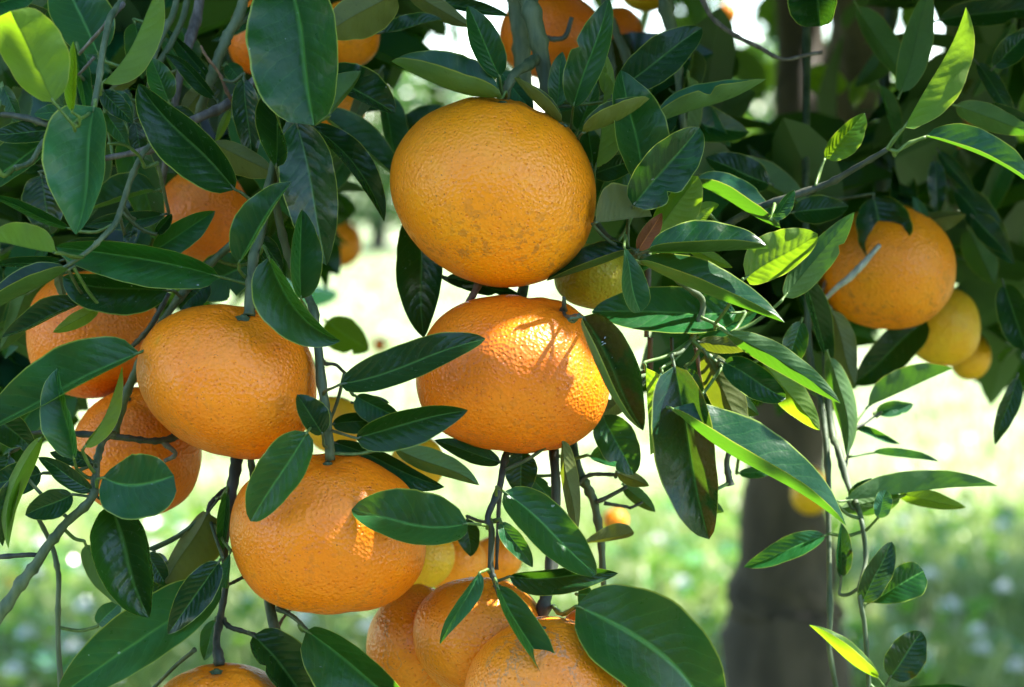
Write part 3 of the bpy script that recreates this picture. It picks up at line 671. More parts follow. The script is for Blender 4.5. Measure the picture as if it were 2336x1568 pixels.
L('43', 700, 1012, 888, 618, 85, 92, 'D', 'u', 5, sh='w')
L('43', 742, 1016, 1098, 808, 112, 115, 'G', 'u', 5.4, sh='o')
L('43', 452, 578, -75, 785, 65, 85, 'G', 'u', 6)
L('43', 800, 1512, 352, 1162, -80, 108, 'Y', 'u', 4, bend=24, pet=(840, 1568), petz=.4)
L('43', 880, 1502, 1085, 1205, 122, 118, 'D', 'u', 4, sh='w', pet=(838, 1575), petz=.5)
L('43', 950, 1585, 1430, 1580, 42, 42, 'G', 'u', 6)
# lower middle
L('33', 180, 30, 160, 325, 105, 105, 'D', 'u', 2)
L('33', 60, 295, 662, 834, 160, 165, 'G', 'u', -2, bend=10, sh='w', pet=(10, 262), petz=1, roll=-0.6)
L('33', 40, 490, 245, 785, 65, 65, 'G', 'u', -1)
L('33', 95, 845, 802, 824, 62, 108, 'D', 'u', -1, bend=-10, pet=(15, 878), petz=.3)
L('33', 15, 905, 405, 1640, 130, 45, 'G', 'u', -3, bend=10, pet=(0, 860), petz=1.5)
L('33', 530, 1040, 1430, 1830, 320, 300, 'G', 'u', -2, sh='w', bend=130, pet=(440, 1092), petz=1.2, roll=-0.45)
L('33', 440, -45, 530, 585, 72, 45, 'O', 'l', -.5, tw=.4)
L('33', 560, 632, 907, 560, 85, 52, 'O', 'l', 3, sh='o')
L('33', 805, 170, 1005, 255, 45, 52, 'O', 'l', 4)
L('33', 840, 250, 1045, 425, 55, 50, 'G', 'l', 5)
L('33', 1250, 330, 1492, 425, 60, 62, 'G', 'l', 2)
L('33', 1590, 170, 1830, 160, 38, 38, 'G', 'u', 8)
L('33', 400, 560, 545, 480, 30, 30, 'G', 'u', 2)
L('33', 240, 200, 400, 380, 60, 60, 'P', 'u', 5)
L('33', 540, 960, 640, 960, 60, 90, 'G', 'u', 4)
# left middle
L('12', 1425, 328, 365, 135, 175, 75, 'G', 'u', 0, bend=-25, sh='w', pet=(1595, 372), petz=.3)
L('12', 1090, 420, 410, 330, 175, 75, 'D', 'u', 1, sh='w', bend=30)
L('12', 450, 282, -160, 640, -75, 175, 'D', 'u', -1.4, bend=-10)
L('12', 535, 500, 12, 725, 65, 118, 'D', 'u', 1.2)
L('12', 905, 826, -130, 1340, 120, 250, 'G', 'u', -1, sh='w', bend=-10)
L('12', 640, 540, 345, 692, 52, 52, 'Y', 'l', .6)
L('12', 482, 1515, 374, 926, 150, 68, 'G', 'u', -2, bend=10, pet=(500, 1580), petz=1)
L('12', 548, 1442, 795, 912, 42, 88, 'Y', 'l', -2, bend=-35, tw=.5, pet=(540, 1470), roll=0.5)
L('13', 672, 200, 1132, 185, 205, 215, 'G', 'u', -2, sh='b', bend=-55, pet=(630, 215), petz=.6)
L('13', 720, 375, 972, 1112, 190, 190, 'D', 'u', -1.6, cu=.8, W=260, bend=-10, pet=(640, 330), petz=.8)
L('13', 1352, 432, 1078, 890, 190, 85, 'O', 'l', 1, sh='w', pet=(1478, 272), petz=1.5)
L('13', 960, 690, 1085, 905, 75, 75, 'D', 'u', 1.2)
L('13', 1428, 748, 1094, 1222, 112, 112, 'D', 'u', -1)
L('13', 1445, 895, 375, 1630, 165, 220, 'G', 'u', 0, sh='w', pet=(1475, 870))
L('13', 1500, 690, 1468, 922, 25, 68, 'P', 'u', 0, sh='o')
L('13', 1478, 295, 1438, 725, 40, 40, 'G', 'u', 1)
L('13', 1402, 1130, 1330, 1392, 65, 65, 'P', 'u', 3)
L('13', 270, -60, 55, 662, 55, 62, 'Y', 'l', -2.4, bend=-85, pet=(450, -20), petz=1.5)
L('13', 130, 190, 18, 648, 35, 105, 'D', 'u', -1.6)
L('13', 472, 310, 165, 445, 100, 90, 'D', 'u', -1.2, pet=(625, 330), petz=.2)
L('12', -80, 1180, 235, 1480, 105, 105, 'D', 'u', 0)
L('13', 270, 175, -60, 245, 105, 105, 'D', 'u', 0, sh='w')
L('13', 602, 285, 248, 68, 62, 62, 'D', 'u', -1, pet=(620, 300))
L('12', 602, 1540, 325, 1475, 52, 52, 'D', 'u', -.6)
L('12', 405, 222, -60, 262, 45, 45, 'D', 'u', 1)
L('12', 810, 130, 425, 108, 45, 45, 'D', 'u', 2)
L('12', 1620, 250, 1240, 420, 165, 150, 'G', 'u', 4.5, sh='w')
L('12', 1345, 365, 1175, 545, 95, 95, 'D', 'u', 3)
L('12', 380, 300, 410, 480, 35, 40, 'O', 'l', 2)
# bottom
L('23', 82, 1232, 520, 1720, 200, 95, 'D', 'u', 1, sh='w')
L('23', 432, 1200, 1170, 1770, 140, 240, 'G', 'u', 0, sh='w')
L('23', 1560, 820, 1300, 1288, 62, 45, 'P', 'u', -2, tw=.35, pet=(1612, 800), petz=.6)
L('23', 1480, 500, 724, 410, 150, 232, 'G', 'u', -3, bend=48, sh='w', pet=(1600, 512), petz=1.4)
L('23', 1480, 470, 1500, 715, 75, 75, 'D', 'u', 4)

L('13', 560, 640, 800, 1040, 60, 110, 'G', 'l', -.4)
L('13', 60, 60, -90, 420, 110, 120, 'D', 'u', .5, sh='w')
L('13', 1010, 690, 1100, 1000, 90, 110, 'D', 'u', 2)
L('13', 640, 1160, 790, 1000, 70, 70, 'P', 'u', 3)
L('33', 620, 60, 930, 130, 110, 60, 'G', 'u', 3)
L('32', 1250, 930, 1330, 1250, 70, 70, 'G', 'u', 2)
L('32', 1090, 950, 1180, 1330, 80, 60, 'P', 'u', .5)
L('32', 1400, 1000, 1720, 1230, 70, 110, 'G', 'l', 2.4)
L('42', 60, 900, 420, 1330, 110, 90, 'Y', 'l', 4)
L('42', 300, 620, 180, 1000, 80, 80, 'G', 'u', 6)
# further leaves filling the dense parts behind
def filler(x0, y0, x1, y1, n, z0, z1):
    for _ in range(n):
        bx, by = random.uniform(x0, x1), random.uniform(y0, y1); z = random.uniform(z0, z1)
        a = random.gauss(pi/2, .8); ln = random.uniform(170, 300)*FOC/(FOC + z*.01)
        wd = ln*random.uniform(.13, .24); ti = random.random()
        leaf((bx, by - ln*.4), (bx + cos(a)*ln, by - ln*.4 + sin(a)*ln), wd, wd*(.25 + .75*ti), random.choice('DDGGGPO'), random.choice('uuul'), z,
             dz=random.uniform(-2, 2), auto=False, nt=12, ns=3)
filler(-40, -60, 880, 420, 34, 8, 26)
filler(-40, 380, 500, 720, 14, 7, 20)
filler(-30, 700, 200, 1020, 4, 8, 16)
filler(1330, 60, 1620, 560, 10, 6, 26)
filler(1560, 420, 1850, 900, 10, 8, 30)
filler(1900, 330, 2380, 640, 12, 20, 40)
filler(1950, -60, 2380, 330, 10, 14, 50)

# ------------------------------------------------------------------ the fruit
def calyx_mesh(r, nrm, stem_len):
    """five-lobed green button with a short stub of stalk, axis along nrm"""
    nrm = np.asarray(nrm)/np.linalg.norm(nrm); a = np.cross(nrm, (0.2, 1, 0.1)); a /= np.linalg.norm(a); b = np.cross(nrm, a)
    V = []; Fs = []; m = 30
    rings = ((1., .05), (.72, .20), (.42, .36), (.36, .36 + stem_len*.5), (.34, .36 + stem_len))
    for q, (rr, hh) in enumerate(rings):
        for i in range(m):
            th = 2*pi*i/m; lob = 1 + (.28*max(0, cos(5*th)) - .14 if q == 0 else .08*cos(5*th) if q == 1 else 0)
            V.append(r*(rr*lob*(cos(th)*a + sin(th)*b) + hh*nrm))
    for q in range(len(rings) - 1):
        for i in range(m): Fs.append((q*m + i, q*m + (i+1) % m, (q+1)*m + (i+1) % m, (q+1)*m + i))
    Fs.append(tuple((len(rings)-1)*m + i for i in range(m)))
    return V, Fs
ORANGES = []
def orange(cx, cy, wd, ht, z, mat, label, outline=None, stem=None, sq=2.25, lump=1., group=None, calyx=True, res=(96, 56), seed=0, name='orange', scale_d=None):
    d = FOC + z*.01; C = P(cx, cy, d); s = d/FPX
    rg = np.random.default_rng(int(cx*7 + cy)); rd = .25*(wd + ht)*s*1.04
    nl, nv = res
    phi = np.linspace(0, 2*pi, nl, endpoint=False)
    if outline is None:
        ex = 2./sq
        q = (np.abs(np.cos(phi))**sq + np.abs(np.sin(phi))**sq)**(-1./sq)
        R = np.hypot(np.cos(phi)*wd/2, np.sin(phi)*ht/2)*(1 + (q - 1)*.35)
        R *= 1 + .012*np.sin(2*phi + rg.random()*6) + .010*np.sin(3*phi + rg.random()*6)
        # elongated: convert to the true ellipse radius
        R = 1./np.sqrt((np.cos(phi)/(wd/2))**2 + (np.sin(phi)/(ht/2))**2)*(1 + .018*np.sin(3*phi + rg.random()*6) + (q - 1)*.25)
    else:
        o = np.array(outline, float); an = np.arctan2(-(o[:, 1] - cy), o[:, 0] - cx); ra = np.hypot(o[:, 0] - cx, o[:, 1] - cy)
        i = np.argsort(an); an = an[i]; ra = ra[i]
        R = np.interp(phi, np.concatenate([an - 2*pi, an, an + 2*pi, an + 4*pi]), np.tile(ra, 4))
        for _ in range(3): R = .25*np.roll(R, 1) + .5*R + .25*np.roll(R, -1)
    Rm = R.copy()
    for _ in range(200): Rm = .25*np.roll(Rm, 1) + .5*Rm + .25*np.roll(Rm, -1)
    psi = np.linspace(0, pi, nv + 1); V = []
    ax, ay = (0, .96) if stem is None else ((stem[0] - cx)/(wd/2), -(stem[1] - cy)/(ht/2))
    k_ = min(1, .97/max(1e-6, math.hypot(ax, ay))); ax *= k_; ay *= k_; az = math.sqrt(max(0, 1 - ax*ax - ay*ay))*(1 if stem is not None else -1)
    S3 = np.array((ax, ay, az))
    fq = rg.normal(0, 1, (7, 3))*np.array([[2.2]]*4 + [[5.5]]*3); fp = rg.random(7)*6; fa = np.array([.010]*4 + [.0035]*3)*lump
    rib_n = 9; e1 = np.cross(S3, (.3, .2, 1.)); e1 /= np.linalg.norm(e1); e2 = np.cross(S3, e1)
    for ps in psi:
        sn, cs_ = sin(ps), cos(ps)
        wgt = min(1., sn*1.15)**2.2
        Rr = (Rm*(1 - wgt) + R*wgt)
        u3 = np.stack([sn*np.cos(phi), sn*np.sin(phi), np.full(nl, cs_)], 1)
        dsp = 1 + (np.sin(u3 @ fq.T + fp)*fa).sum(1)*(1 if outline is None else (1 - wgt*.8))
        c = u3 @ S3; angd = np.arccos(np.clip(c, -1, 1))
        dim = np.exp(-(angd/.16)**2)*.045 - np.exp(-((angd - .36)/.17)**2)*.012
        az_ = np.arctan2(u3 @ e2, u3 @ e1)
        dim = dim + .012*np.exp(-((angd - .28)/.22)**2)*np.sin(az_*rib_n + 1.3*np.sin(az_*2))*(.5 + .5*np.sin(az_*3 + fp[0]))
        rr = dsp*(1 - dim)
        p = RT*((sn*np.cos(phi)*Rr*s)*rr)[:, None] + UP*((sn*np.sin(phi)*Rr*s)*rr)[:, None] - FWD*((cs_*rd)*rr)[:, None]
        V.append(p)
    V = np.concatenate([V[0][:1], *V[1:-1], V[-1][:1]], 0); Fs = []
    for j in range(nl): Fs.append((0, 1 + j, 1 + (j+1) % nl))
    for i in range(nv - 2):
        for j in range(nl):
            a = 1 + i*nl + j; b = 1 + i*nl + (j+1) % nl
            Fs.append((a, a + nl, b + nl, b))
    last = len(V) - 1
    for j in range(nl): Fs.append((last, 1 + (nv-2)*nl + (j+1) % nl, 1 + (nv-2)*nl + j))
    root = empty(name, C); props(root, label, 'orange', group)
    link('peel', mesh('peel', V, Fs, OM[mat]), C, root)
    if calyx:
        sp = RT*(ax*wd/2*s) + UP*(ay*ht/2*s) - FWD*(az*rd); sp *= .955
        nr = sp/np.linalg.norm(sp); nr = nr*.6 + np.array((0, 0, .5)); nr /= np.linalg.norm(nr)
        CV, CF = calyx_mesh(.0034*(wd/430)*(d/FOC)*1.0, nr, .12)
        link('calyx', mesh('calyx', CV, CF, BK['c']), C + sp, root)
    ORANGES.append((root, C, .5*wd*s)); return root
HI = (180, 110)
orange(1125, 445, 468, 430, .8, 'a', 'large round orange hanging highest of the sharp fruits, brown rubbing on its underside', res=HI, stem=(1148, 236),
  outline=[(1125,224),(1180,232),(1205,246),(1228,260),(1250,262),(1290,285),(1335,350),(1354,400),(1359,450),(1350,515),(1330,565),(1300,602),(1250,637),(1200,652),(1150,657),(1080,645),(1010,612),(950,560),(912,500),(892,440),(890,400),(896,360),(925,308),(970,264),(1040,236)])
orange(518, 872, 409, 350, .6, 'b', 'flattened orange with a green blotch, hanging from an upright stem beside the dark stacked fruits', res=HI, stem=(568, 722),
  outline=[(470,697),(540,702),(600,712),(652,735),(690,772),(710,810),(721,870),(721,910),(712,955),(690,990),(640,1032),(590,1047),(520,1040),(450,1020),(380,975),(335,920),(318,880),(313,850),(316,815),(328,780),(360,738),(410,710)])
orange(1170, 852, 442, 356, 1.0, 'c', 'deep orange fruit with a bright sun patch, hanging directly under the highest fruit', res=HI, stem=(1283, 712), lump=1.3,
  outline=[(1180,673),(1205,682),(1240,682),(1285,690),(1330,722),(1370,790),(1387,840),(1391,880),(1384,925),(1360,972),(1310,1012),(1240,1028),(1140,1028),(1060,1010),(1000,980),(962,930),(949,880),(952,830),(970,770),(1000,728),(1060,690),(1120,676)])
orange(750, 1220, 447, 359, .2, 'b', 'broad flattened orange with sun glint and a small green bruise, half covered by two leaves', res=HI, stem=(754, 1052), lump=1.2,
  outline=[(770,1036),(830,1045),(880,1072),(930,1108),(955,1160),(970,1220),(971,1270),(960,1310),(930,1348),(870,1384),(800,1394),(710,1396),(640,1384),(590,1358),(552,1310),(532,1260),(525,1210),(531,1160),(552,1112),(590,1082),(640,1062),(700,1042)])
orange(210, 762, 305, 290, 7.5, 'c', 'shaded orange behind leaves, resting on the fruit with the twig across it', stem=(215, 640))
orange(312, 1032, 295, 290, 6.5, 'c', 'shaded orange crossed by a thin dark twig, under another shaded fruit', stem=(300, 905))
orange(462, 492, 222, 218, 13, 'c', 'blurred orange behind leaves just above the fruit with the upright stem', stem=(450, 400))
orange(600, 85, 160, 175, 16, 'c', 'blurred orange mostly hidden behind the largest hanging leaf', stem=(600, 0))
orange(795, 80, 140, 150, 17, 'a', 'blurred orange peeping out between two broad leaves near the dark bare branch')
orange(745, 245, 178, 172, 12, 'a', 'orange half hidden below the largest hanging leaf, its underside showing')
orange(783, 558, 86, 108, 120, 'a', 'small distant orange with a sunlit top hanging in the open gap between fruits')
orange(866, 786, 36, 40, 300, 'c', 'tiny far orange dot low in the open gap, behind a blurred round leaf')
orange(762, 968, 132, 130, 14, 'e', 'yellowish orange behind the stem of the broad flattened fruit')
orange(952, 1056, 125, 120, 12, 'e', 'yellowish orange showing just below a dark leaf between two sharp fruits')
orange(962, 1268, 148, 150, 11, 'e', 'bright yellow blurred fruit tucked behind the broad flattened orange')
orange(1034, 1282, 145, 140, 14, 'a', 'blurred orange between the yellow fruit and the scarred pair')
orange(1132, 1276, 120, 105, 18, 'a', 'pale blurred orange behind the thin dark twig above the scarred fruits')
orange(945, 1472, 214, 268, 4.6, 'd', 'brownish orange at the back of the lower cluster, behind the scarred fruit')
orange(1092, 1452, 304, 276, 2.2, 'd', 'orange with corky brown scars in the middle of the lower cluster', res=HI, stem=(1140, 1330))
orange(1252, 1590, 396, 345, -1.0, 'd', 'orange with pale scratch scars fronting the lower cluster, beside a big shiny leaf', res=HI, stem=(1238, 1425))
orange(505, 1672, 345, 318, 1.0, 'd', 'orange of which only the brown-tinged top shows, below a large drooping leaf', res=HI, stem=(500, 1520))
orange(1345, 1456, 145, 140, 6, 'c', 'reddish orange peeping out behind the big shiny leaf with two holes')
orange(1352, 632, 178, 150, 5, 'f', 'unripe yellow-green fruit in the leaves between the two largest sharp oranges')
orange(1258, 80, 236, 205, 19, 'c', 'blurred orange behind the twin upright stems')
orange(1416, 92, 112, 145, 22, 'c', 'blurred orange behind thin twigs, next to the twin upright stems')
orange(1472, -18, 110, 90, 36, 'e', 'blurred yellow-orange fruit high up behind the thick bluish twig')
orange(2025, 612, 314, 284, 17, 'a', 'large soft-focus orange hanging near the pale dead twig', stem=(2020, 492))
orange(2152, 746, 168, 182, 24, 'e', 'mottled yellow orange hanging against the large soft-focus fruit')
orange(2213, 812, 92, 112, 33, 'e', 'small yellowish orange lowest of the three soft-focus fruits')
orange(1846, 700, 70, 110, 26, 'e', 'sliver of yellow fruit behind the long hanging twig')
orange(2152, 305, 135, 80, 30, 'c', 'blurred orange behind the bright yellow-green leaf')
orange(1660, 32, 46, 50, 140, 'a', 'tiny blurred orange dot among bright spots near the crooked bare twig')
orange(2310, 492, 50, 60, 90, 'c', 'tiny blurred orange in dark foliage near the blurred dark leaves')
orange(1402, 1190, 58, 56, 90, 'a', 'tiny pale sunlit orange in the bright gap above the dull spoon-shaped leaf')
orange(1850, 1122, 88, 110, 95, 'e', 'dim yellow fruit hanging in front of the trunk')

# ------------------------------------------------------------------ foliage in mass: crown of the tree above and behind
def mass(name, C, size, mat, parent=None, droop=.4):
    """C: (n,3) leaf centres -> one mesh of folded six-point leaves"""
    n = len(C); L_ = size*(.75 + .5*rng.random(n)); Wd = L_*(.20 + .09*rng.random(n))
    ax = rng.normal(0, 1, (n, 3)); ax[:, 2] = ax[:, 2]*.6 - droop; ax /= np.linalg.norm(ax, axis=1)[:, None]
    up = rng.normal(0, .6, (n, 3)); up[:, 2] += 1.; lt = np.cross(ax, up); lt /= np.linalg.norm(lt, axis=1)[:, None] + 1e-9
    nn = np.cross(lt, ax); nn *= np.where(nn[:, 2:3] < 0, -1, 1)
    e = lambda a, b, c: C + ax*(L_*a)[:, None] + lt*(Wd*b)[:, None] + nn*(Wd*c)[:, None]
    prof = [(-.5, .04), (-.36, .62), (-.16, .96), (.08, .98), (.28, .70), (.43, .30), (.5, .02)]; m = len(prof)
    V = np.concatenate([e(a, sg*wv, .30*abs(sg)*wv - .5*a*a) for sg in (-1, 0, 1) for a, wv in prof], 0)
    i = np.arange(n); k = lambda j: i + j*n
    flip = np.sum(np.cross(lt, ax)*nn, 1) > 0
    Fs = []
    for c in (0, 1):
        for q in range(m - 1):
            t = np.stack([k(c*m + q), k(c*m + q + 1), k((c+1)*m + q + 1), k((c+1)*m + q)], 1); t[flip] = t[flip][:, ::-1]; Fs += t.tolist()
    loc = C.mean(0)
    o = link(name, mesh(name, V - loc, Fs, mat, smooth=False), loc, parent); o['kind'] = 'stuff'; return o
def inview(Cs, m=0.):
    q = Cs - CAM; d = q @ FWD; x = PW/2 + (q @ RT)/np.maximum(d, 1e-3)*FPX; y = PH/2 - (q @ UP)/np.maximum(d, 1e-3)*FPX
    return (d > 0) & (x > -m) & (x < PW + m) & (y > -m) & (y < PH + m), x, y, d
# spots of the scene that the sun reaches through gaps of the crown: (layout x, y, cm behind focus, gap radius m)
GAPS = [(1318, 790, -1.4, .011), (1330, 760, -1.0, .008), (1290, 850, -2.2, .005), (775, 1178, -3.1, .013), (735, 1200, -3.2, .010), (800, 1150, -3.0, .010), (2150, 150, -1, .028), (2120, 230, -1, .02), (70, 60, -8, .012),
        (1530, 1420, -2, .010), (1565, 1390, -2, .010), (1690, 420, 3, .016), (1640, 410, 3, .012), (1620, 990, -2.5, .016), (1700, 1050, -2.5, .016), (1780, 1110, -2.5, .016), (1850, 1160, -2.5, .012), (1780, 590, -.5, .022), (1740, 550, -.5, .018),
        (1500, 980, -.5, .012), (1640, 620, -2, .012), (1300, 1190, -2, .008), (1340, 540, -2, .0), (1340, 1540, -3.5, .005), (1020, 1440, -2, .007),
        (2250, 380, 0, .012), (1945, 300, 3, .012), (2000, 1100, 6, .02), (2120, 1070, 6, .02), (2100, 880, 10, .025), (2060, 1400, 4, .012), (1900, 980, 6, .02)]
GAPS = [g_ for g_ in GAPS if g_[3] > 0]
GP = [(P(x, y, FOC + z*.01), r) for x, y, z, r in GAPS]
def clear_gaps(Cs, half=.022):
    keep = np.ones(len(Cs), bool)
    for p, r in GP:
        q = Cs - p; t = q @ SUN; dist = np.linalg.norm(q - t[:, None]*SUN, axis=1)
        keep &= ~((dist < r + half) & (t > .02))
    return keep
# roof of the crown over the fruit: unseen leaves placed sunward to shade it
n = 5000
Q = np.stack([P(x, y, d) for x, y, d in zip(rng.uniform(-300, PW + 250, n), rng.uniform(-150, PH + 200, n), rng.uniform(.74, 1.12, n))])
Q = Q + SUN*rng.uniform(.30, 1.25, n)[:, None] + rng.normal(0, .02, (n, 3))
iv, *_ = inview(Q, 330)
Q = Q[~iv & clear_gaps(Q)]
BLOCK = [(1352, 430, .6), (1352, 470, .6), (1345, 520, .6), (1335, 380, .6), (1335, 555, 0), (1300, 300, .5), (1330, 380, -1), (1345, 440, -.5), (1340, 500, -.5), (1310, 450, -2), (1300, 520, -2), (1320, 350, -1), (1200, 900, -3), (1250, 950, -2.5), (1180, 800, -3), (1290, 330, -2.5), (1320, 400, -1.5), (1335, 480, -1), (1325, 540, -1.2), (1240, 290, -2), (1180, 270, -2.5), (1110, 260, -2), (1040, 270, -1.5), (1270, 440, -3), (1200, 350, -3.5), (1300, 580, -1), (450, 740, -2.5), (400, 770, -2), (500, 760, -3), (480, 720, -2),
         (550, 790, -3.3), (430, 810, -3), (1180, 760, -3), (1130, 730, -2.6), (1080, 760, -2.6), (1140, 830, -3.5), (1060, 840, -2.6), (1730, 815, 0), (1800, 850, 0), (1860, 880, 0), (1760, 800, -1), (640, 1120, -3), (690, 1090, -2.6), (600, 1190, -3), (880, 1130, -2.5)]
bl = np.concatenate([P(x, y, FOC + z*.01) + SUN*rng.uniform(.34, 1.1, 12)[:, None] + rng.normal(0, .008, (12, 3)) for x, y, z in BLOCK])  # more unseen leaves, added to keep the sun off chosen spots
ivb, *_ = inview(bl, 200)
Q = np.concatenate([Q, bl[~ivb & clear_gaps(bl, .020)]])
mass('foliage', Q, .072, MASS, TREE)
# leafy layers close behind the fruiting twigs
def layer(x0, y0, x1, y1, n, z0, z1):
    x = rng.uniform(x0, x1, n); y = rng.uniform(y0, y1, n); z = FOC + .01*rng.uniform(z0, z1, n)
    return np.stack([P(a, b, c) for a, b, c in zip(x, y, z)])
LY = np.concatenate([layer(-60, -80, 720, 560, 240, 20, 60), layer(700, -80, 900, 130, 30, 24, 60), layer(-60, 540, 330, 760, 60, 14, 45), layer(-60, 740, 150, 1000, 24, 14, 40),
    layer(1330, 150, 1640, 640, 60, 12, 45), layer(1560, 380, 1880, 900, 90, 16, 60), layer(1880, 300, 2400, 640, 56, 28, 80), layer(2080, -80, 2400, 330, 36, 24, 70), layer(1480, -80, 2100, 420, 10, 50, 130), layer(1700, 300, 2380, 760, 12, 60, 140), layer(2230, 640, 2400, 800, 14, 24, 70)])
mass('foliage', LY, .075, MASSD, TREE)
# the rest of the crown
n = 64000
U_ = rng.normal(0, 1, (n, 3)); U_ /= np.linalg.norm(U_, axis=1)[:, None]; U_ *= (rng.random(n)**.42)[:, None]
Q = np.array((.60, 2.95, 1.95)) + U_*np.array((3.1, 2.9, 1.40))
iv, x, y, d = inview(Q, 260)
clump = np.sin(Q[:, 0]*9 + Q[:, 2]*4)*np.sin(Q[:, 1]*7 + 1.3)*np.sin(Q[:, 2]*8 + Q[:, 0]*3)
skirt = 1.05 + .10*np.sin(Q[:, 0]*3.1) + .06*np.sin(Q[:, 1]*5)
keep = (Q[:, 2] > skirt) & ((d > 1.45) | ~iv) & (Q[:, 1] > .80 + .35*np.maximum(0, Q[:, 2] - 1.5))
gap_win = iv & (x > 760) & (x < 960) & (rng.random(n) < .93)
thin = iv & (rng.random(n) < np.where(x < 720, .50, .84) + .13*(clump > .1))
keep &= ~gap_win & ~thin
keep &= clear_gaps(Q, .036) | (d > 1.9)
# shafts of sun falling into the shaded crown beside and behind the trunk
for _ in range(14):
    p = P(rng.choice([rng.uniform(1480, 1700), rng.uniform(2020, 2330)]), rng.uniform(20, 480), rng.uniform(1.4, 3.0)); q = Q - p; t = q @ SUN
    keep &= ~((np.linalg.norm(q - t[:, None]*SUN, axis=1) < rng.uniform(.06, .11)) & (t > .06))
for _ in range(8):
    p = P(rng.uniform(740, 960), rng.uniform(60, 560), rng.uniform(1.5, 3.0)); q = Q - p; t = q @ SUN
    keep &= ~((np.linalg.norm(q - t[:, None]*SUN, axis=1) < rng.uniform(.06, .11)) & (t > .06))
mass('foliage', Q[keep], .085, MASS, TREE)

MASSG = mass_mat('clover_leaves', (.05, .15, .03), (.09, .20, .04), (.25, .50, .03), .3)
weeds()
# ------------------------------------------------------------------ neighbouring trees beyond the meadow, plus unseen ones added for the light
def far_tree(x, y, h, r, seed, label, n=5200):
    t = empty('orange_tree', (x, y, 0)); props(t, label, 'tree', 'neighbouring orange trees beyond the meadow')
    p, rr = smooth_path([(x, y, -.05), (x + .03, y, .5), (x - .05, y + .1, h*.45), (x + .1, y, h*.75)], [.12, .09, .07, .03], 5)
    V, Fs = tube(p - p[0], rr, 14); link('trunk', mesh('trunk', V, Fs, BK['T']), p[0], t)
    u = rng.normal(0, 1, (n, 3)); u /= np.linalg.norm(u, axis=1)[:, None]; u *= (rng.random(n)**.36)[:, None]
    C = np.array((x, y, h*.56)) + u*np.array((r, r, h*.50))
    cl = np.sin(C[:, 0]*3.7 + seed)*np.sin(C[:, 1]*3.1)*np.sin(C[:, 2]*4.1 + seed*2)
    C = C[(C[:, 2] > .12) & (cl > -.28)]
    mass('crown', C, .15, MASS, t)
far_tree(-8.0, 26.0, 2.7, 1.9, 1., 'neighbouring orange tree beyond the meadow, blurred behind the dense leaves')
far_tree(-1.7, 27.5, 2.5, 1.7, 2.2, 'neighbouring orange tree beyond the meadow, seen through the gap between the fruits')
far_tree(3.4, 26.2, 2.6, 1.8, 3.1, 'neighbouring orange tree beyond the meadow, behind the trunk')
far_tree(8.2, 28.0, 2.8, 1.9, 4.5, 'neighbouring orange tree beyond the meadow, beyond the three soft-focus fruits')
far_tree(3.75, 5.7, 3.0, 1.5, 5.2, 'unseen orange tree added to shade the clover near the trunk')  # out of view, added to cast shade on the near grass
for k_, x_ in enumerate((-4.2, -.9, 2.6)):  # unseen row added behind the camera to darken reflections and front light
    far_tree(x_, -4.6 - .25*k_, 2.7, 1.9, 6. + k_, ('unseen orange tree added behind the camera to dim front light, facing the dark stacked fruits', 'unseen orange tree added behind the camera to dim front light, facing the highest fruit', 'unseen orange tree added behind the camera to dim front light, facing the trunk')[k_], 9000)

# ------------------------------------------------------------------ white clover in the grass
gm = N('petal_white'); PETAL = gm.done(gm.pbsdf((.80, .80, .76), .6, .3))
ym = N('petal_yellow'); PETALY = ym.done(ym.pbsdf((.75, .50, .04), .6, .3))
def flower_head(r):
    V = []; Fs = []
    for k in range(26):
        th = 2*pi*k*.381966; el = .1 + 1.3*(k/26); dr = np.array((cos(th)*cos(el), sin(th)*cos(el), sin(el)))
        sd = np.cross(dr, (0, 0, 1.)); sd /= np.linalg.norm(sd) + 1e-9; b = len(V)
        V += [dr*r*.2 - sd*r*.1, dr*r*.2 + sd*r*.1, dr*r*.8 + sd*r*.2, dr*r*1.05, dr*r*.8 - sd*r*.2]; Fs.append((b, b+1, b+2, b+3, b+4))
    return V, Fs
hv_, hf_ = flower_head(.026); HM = mesh('flower_head', hv_, hf_, PETAL, smooth=False); HMY = mesh('flower_head', hv_, hf_, PETALY, smooth=False)
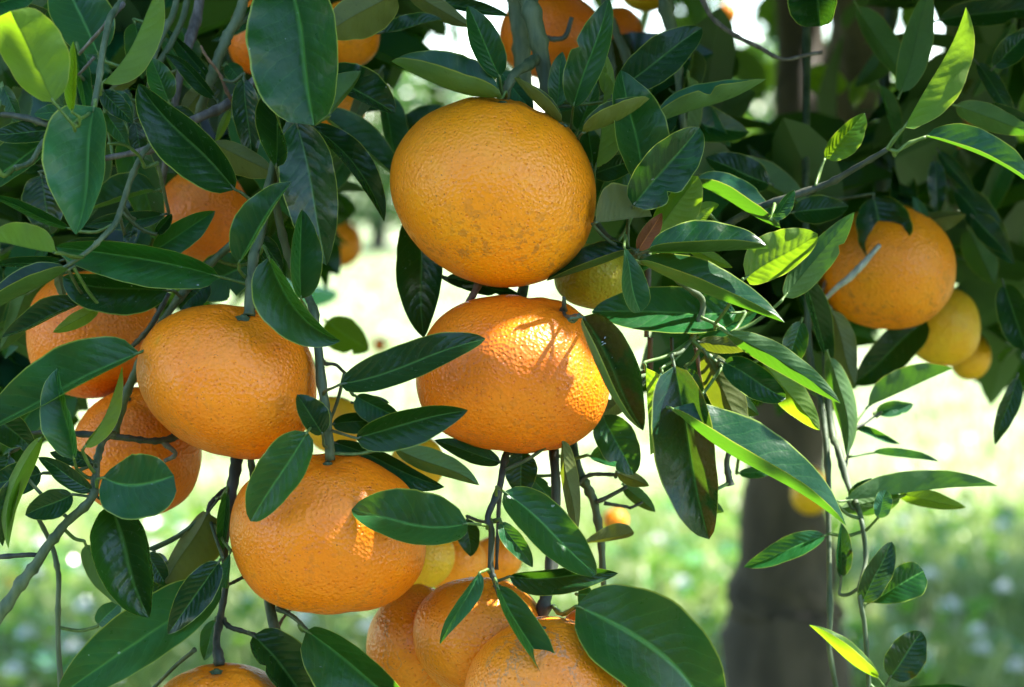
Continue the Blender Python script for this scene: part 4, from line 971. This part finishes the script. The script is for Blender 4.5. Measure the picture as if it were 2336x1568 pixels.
sp_, sr_ = smooth_path([(0, 0, 0), (.008, 0, .07), (0, .004, .14)], [.0016, .0014, .0012], 3); sv_, sf_ = tube(sp_, sr_, 6); SM_ = mesh('stem', sv_, sf_, BK['y'])
spots = [(190, 1385), (60, 1445), (75, 1300), (20, 1330), (95, 1240), (1500, 1230), (1560, 1330), (2290, 1340), (2230, 1440), (2240, 1480), (2170, 1380), (2080, 1520), (2210, 1000), (2285, 1200), (350, 1250), (300, 1500), (690, 1410), (420, 1210),
         (2320, 1520), (2120, 1310), (1450, 1050), (1600, 1150), (30, 1530), (250, 1540), (2030, 1360), (1520, 1480), (840, 1430), (2190, 1160), (2060, 1190), (170, 1480)]
for i, (px, py) in enumerate(spots):
    yl = i == 3
    dirv = FWD + RT*((px - PW/2)/FPX) + UP*((PH/2 - py)/FPX); t_ = (CAM[2] - .15)/-dirv[2]; q = CAM + dirv*t_
    f = empty('clover_flower', (q[0], q[1], 0))
    if yl: props(f, 'yellow flower head standing in the shaded grass', 'flower')
    else: props(f, 'white clover flower head blurred in the grass', 'flower', 'white flowers in the grass')
    link('stem', SM_, (q[0], q[1], 0), f); link('flower_head', HMY if yl else HM, (q[0], q[1] + .004, .14), f)
wm = N('spider_silk'); SILK = wm.done(wm.pbsdf((.75, .77, .80), .5, .4))
WV = []; WF = []; w0 = P(1400, 790, FOC - .034)
for k in range(46):
    f0 = random.random(); ya = 760 + 75*f0; xa = 1352 + 40*f0
    a_ = P(xa + random.uniform(-6, 8), ya + random.uniform(-8, 8), FOC - .033); b_ = P(xa + 30 + random.uniform(-10, 8), ya + random.uniform(-16, 22), FOC - .035)
    pp, rr = smooth_path([a_ - w0, .5*(a_ + b_) - w0 + np.array((0, .003*random.random(), -.002)), b_ - w0], [.00022, .00016, .00022], 4)
    V, Fs = tube(pp, rr, 5); o_ = len(WV); WV += V.tolist(); WF += [tuple(i + o_ for i in f_) for f_ in Fs]
props(link('spider_web', mesh('spider_web', WV, WF, SILK), w0), 'white spider web spun across the gutter of the leaf beside the sunlit deep orange fruit', 'spider web')
print('leaves', len(LEAVES), 'oranges', len(ORANGES))
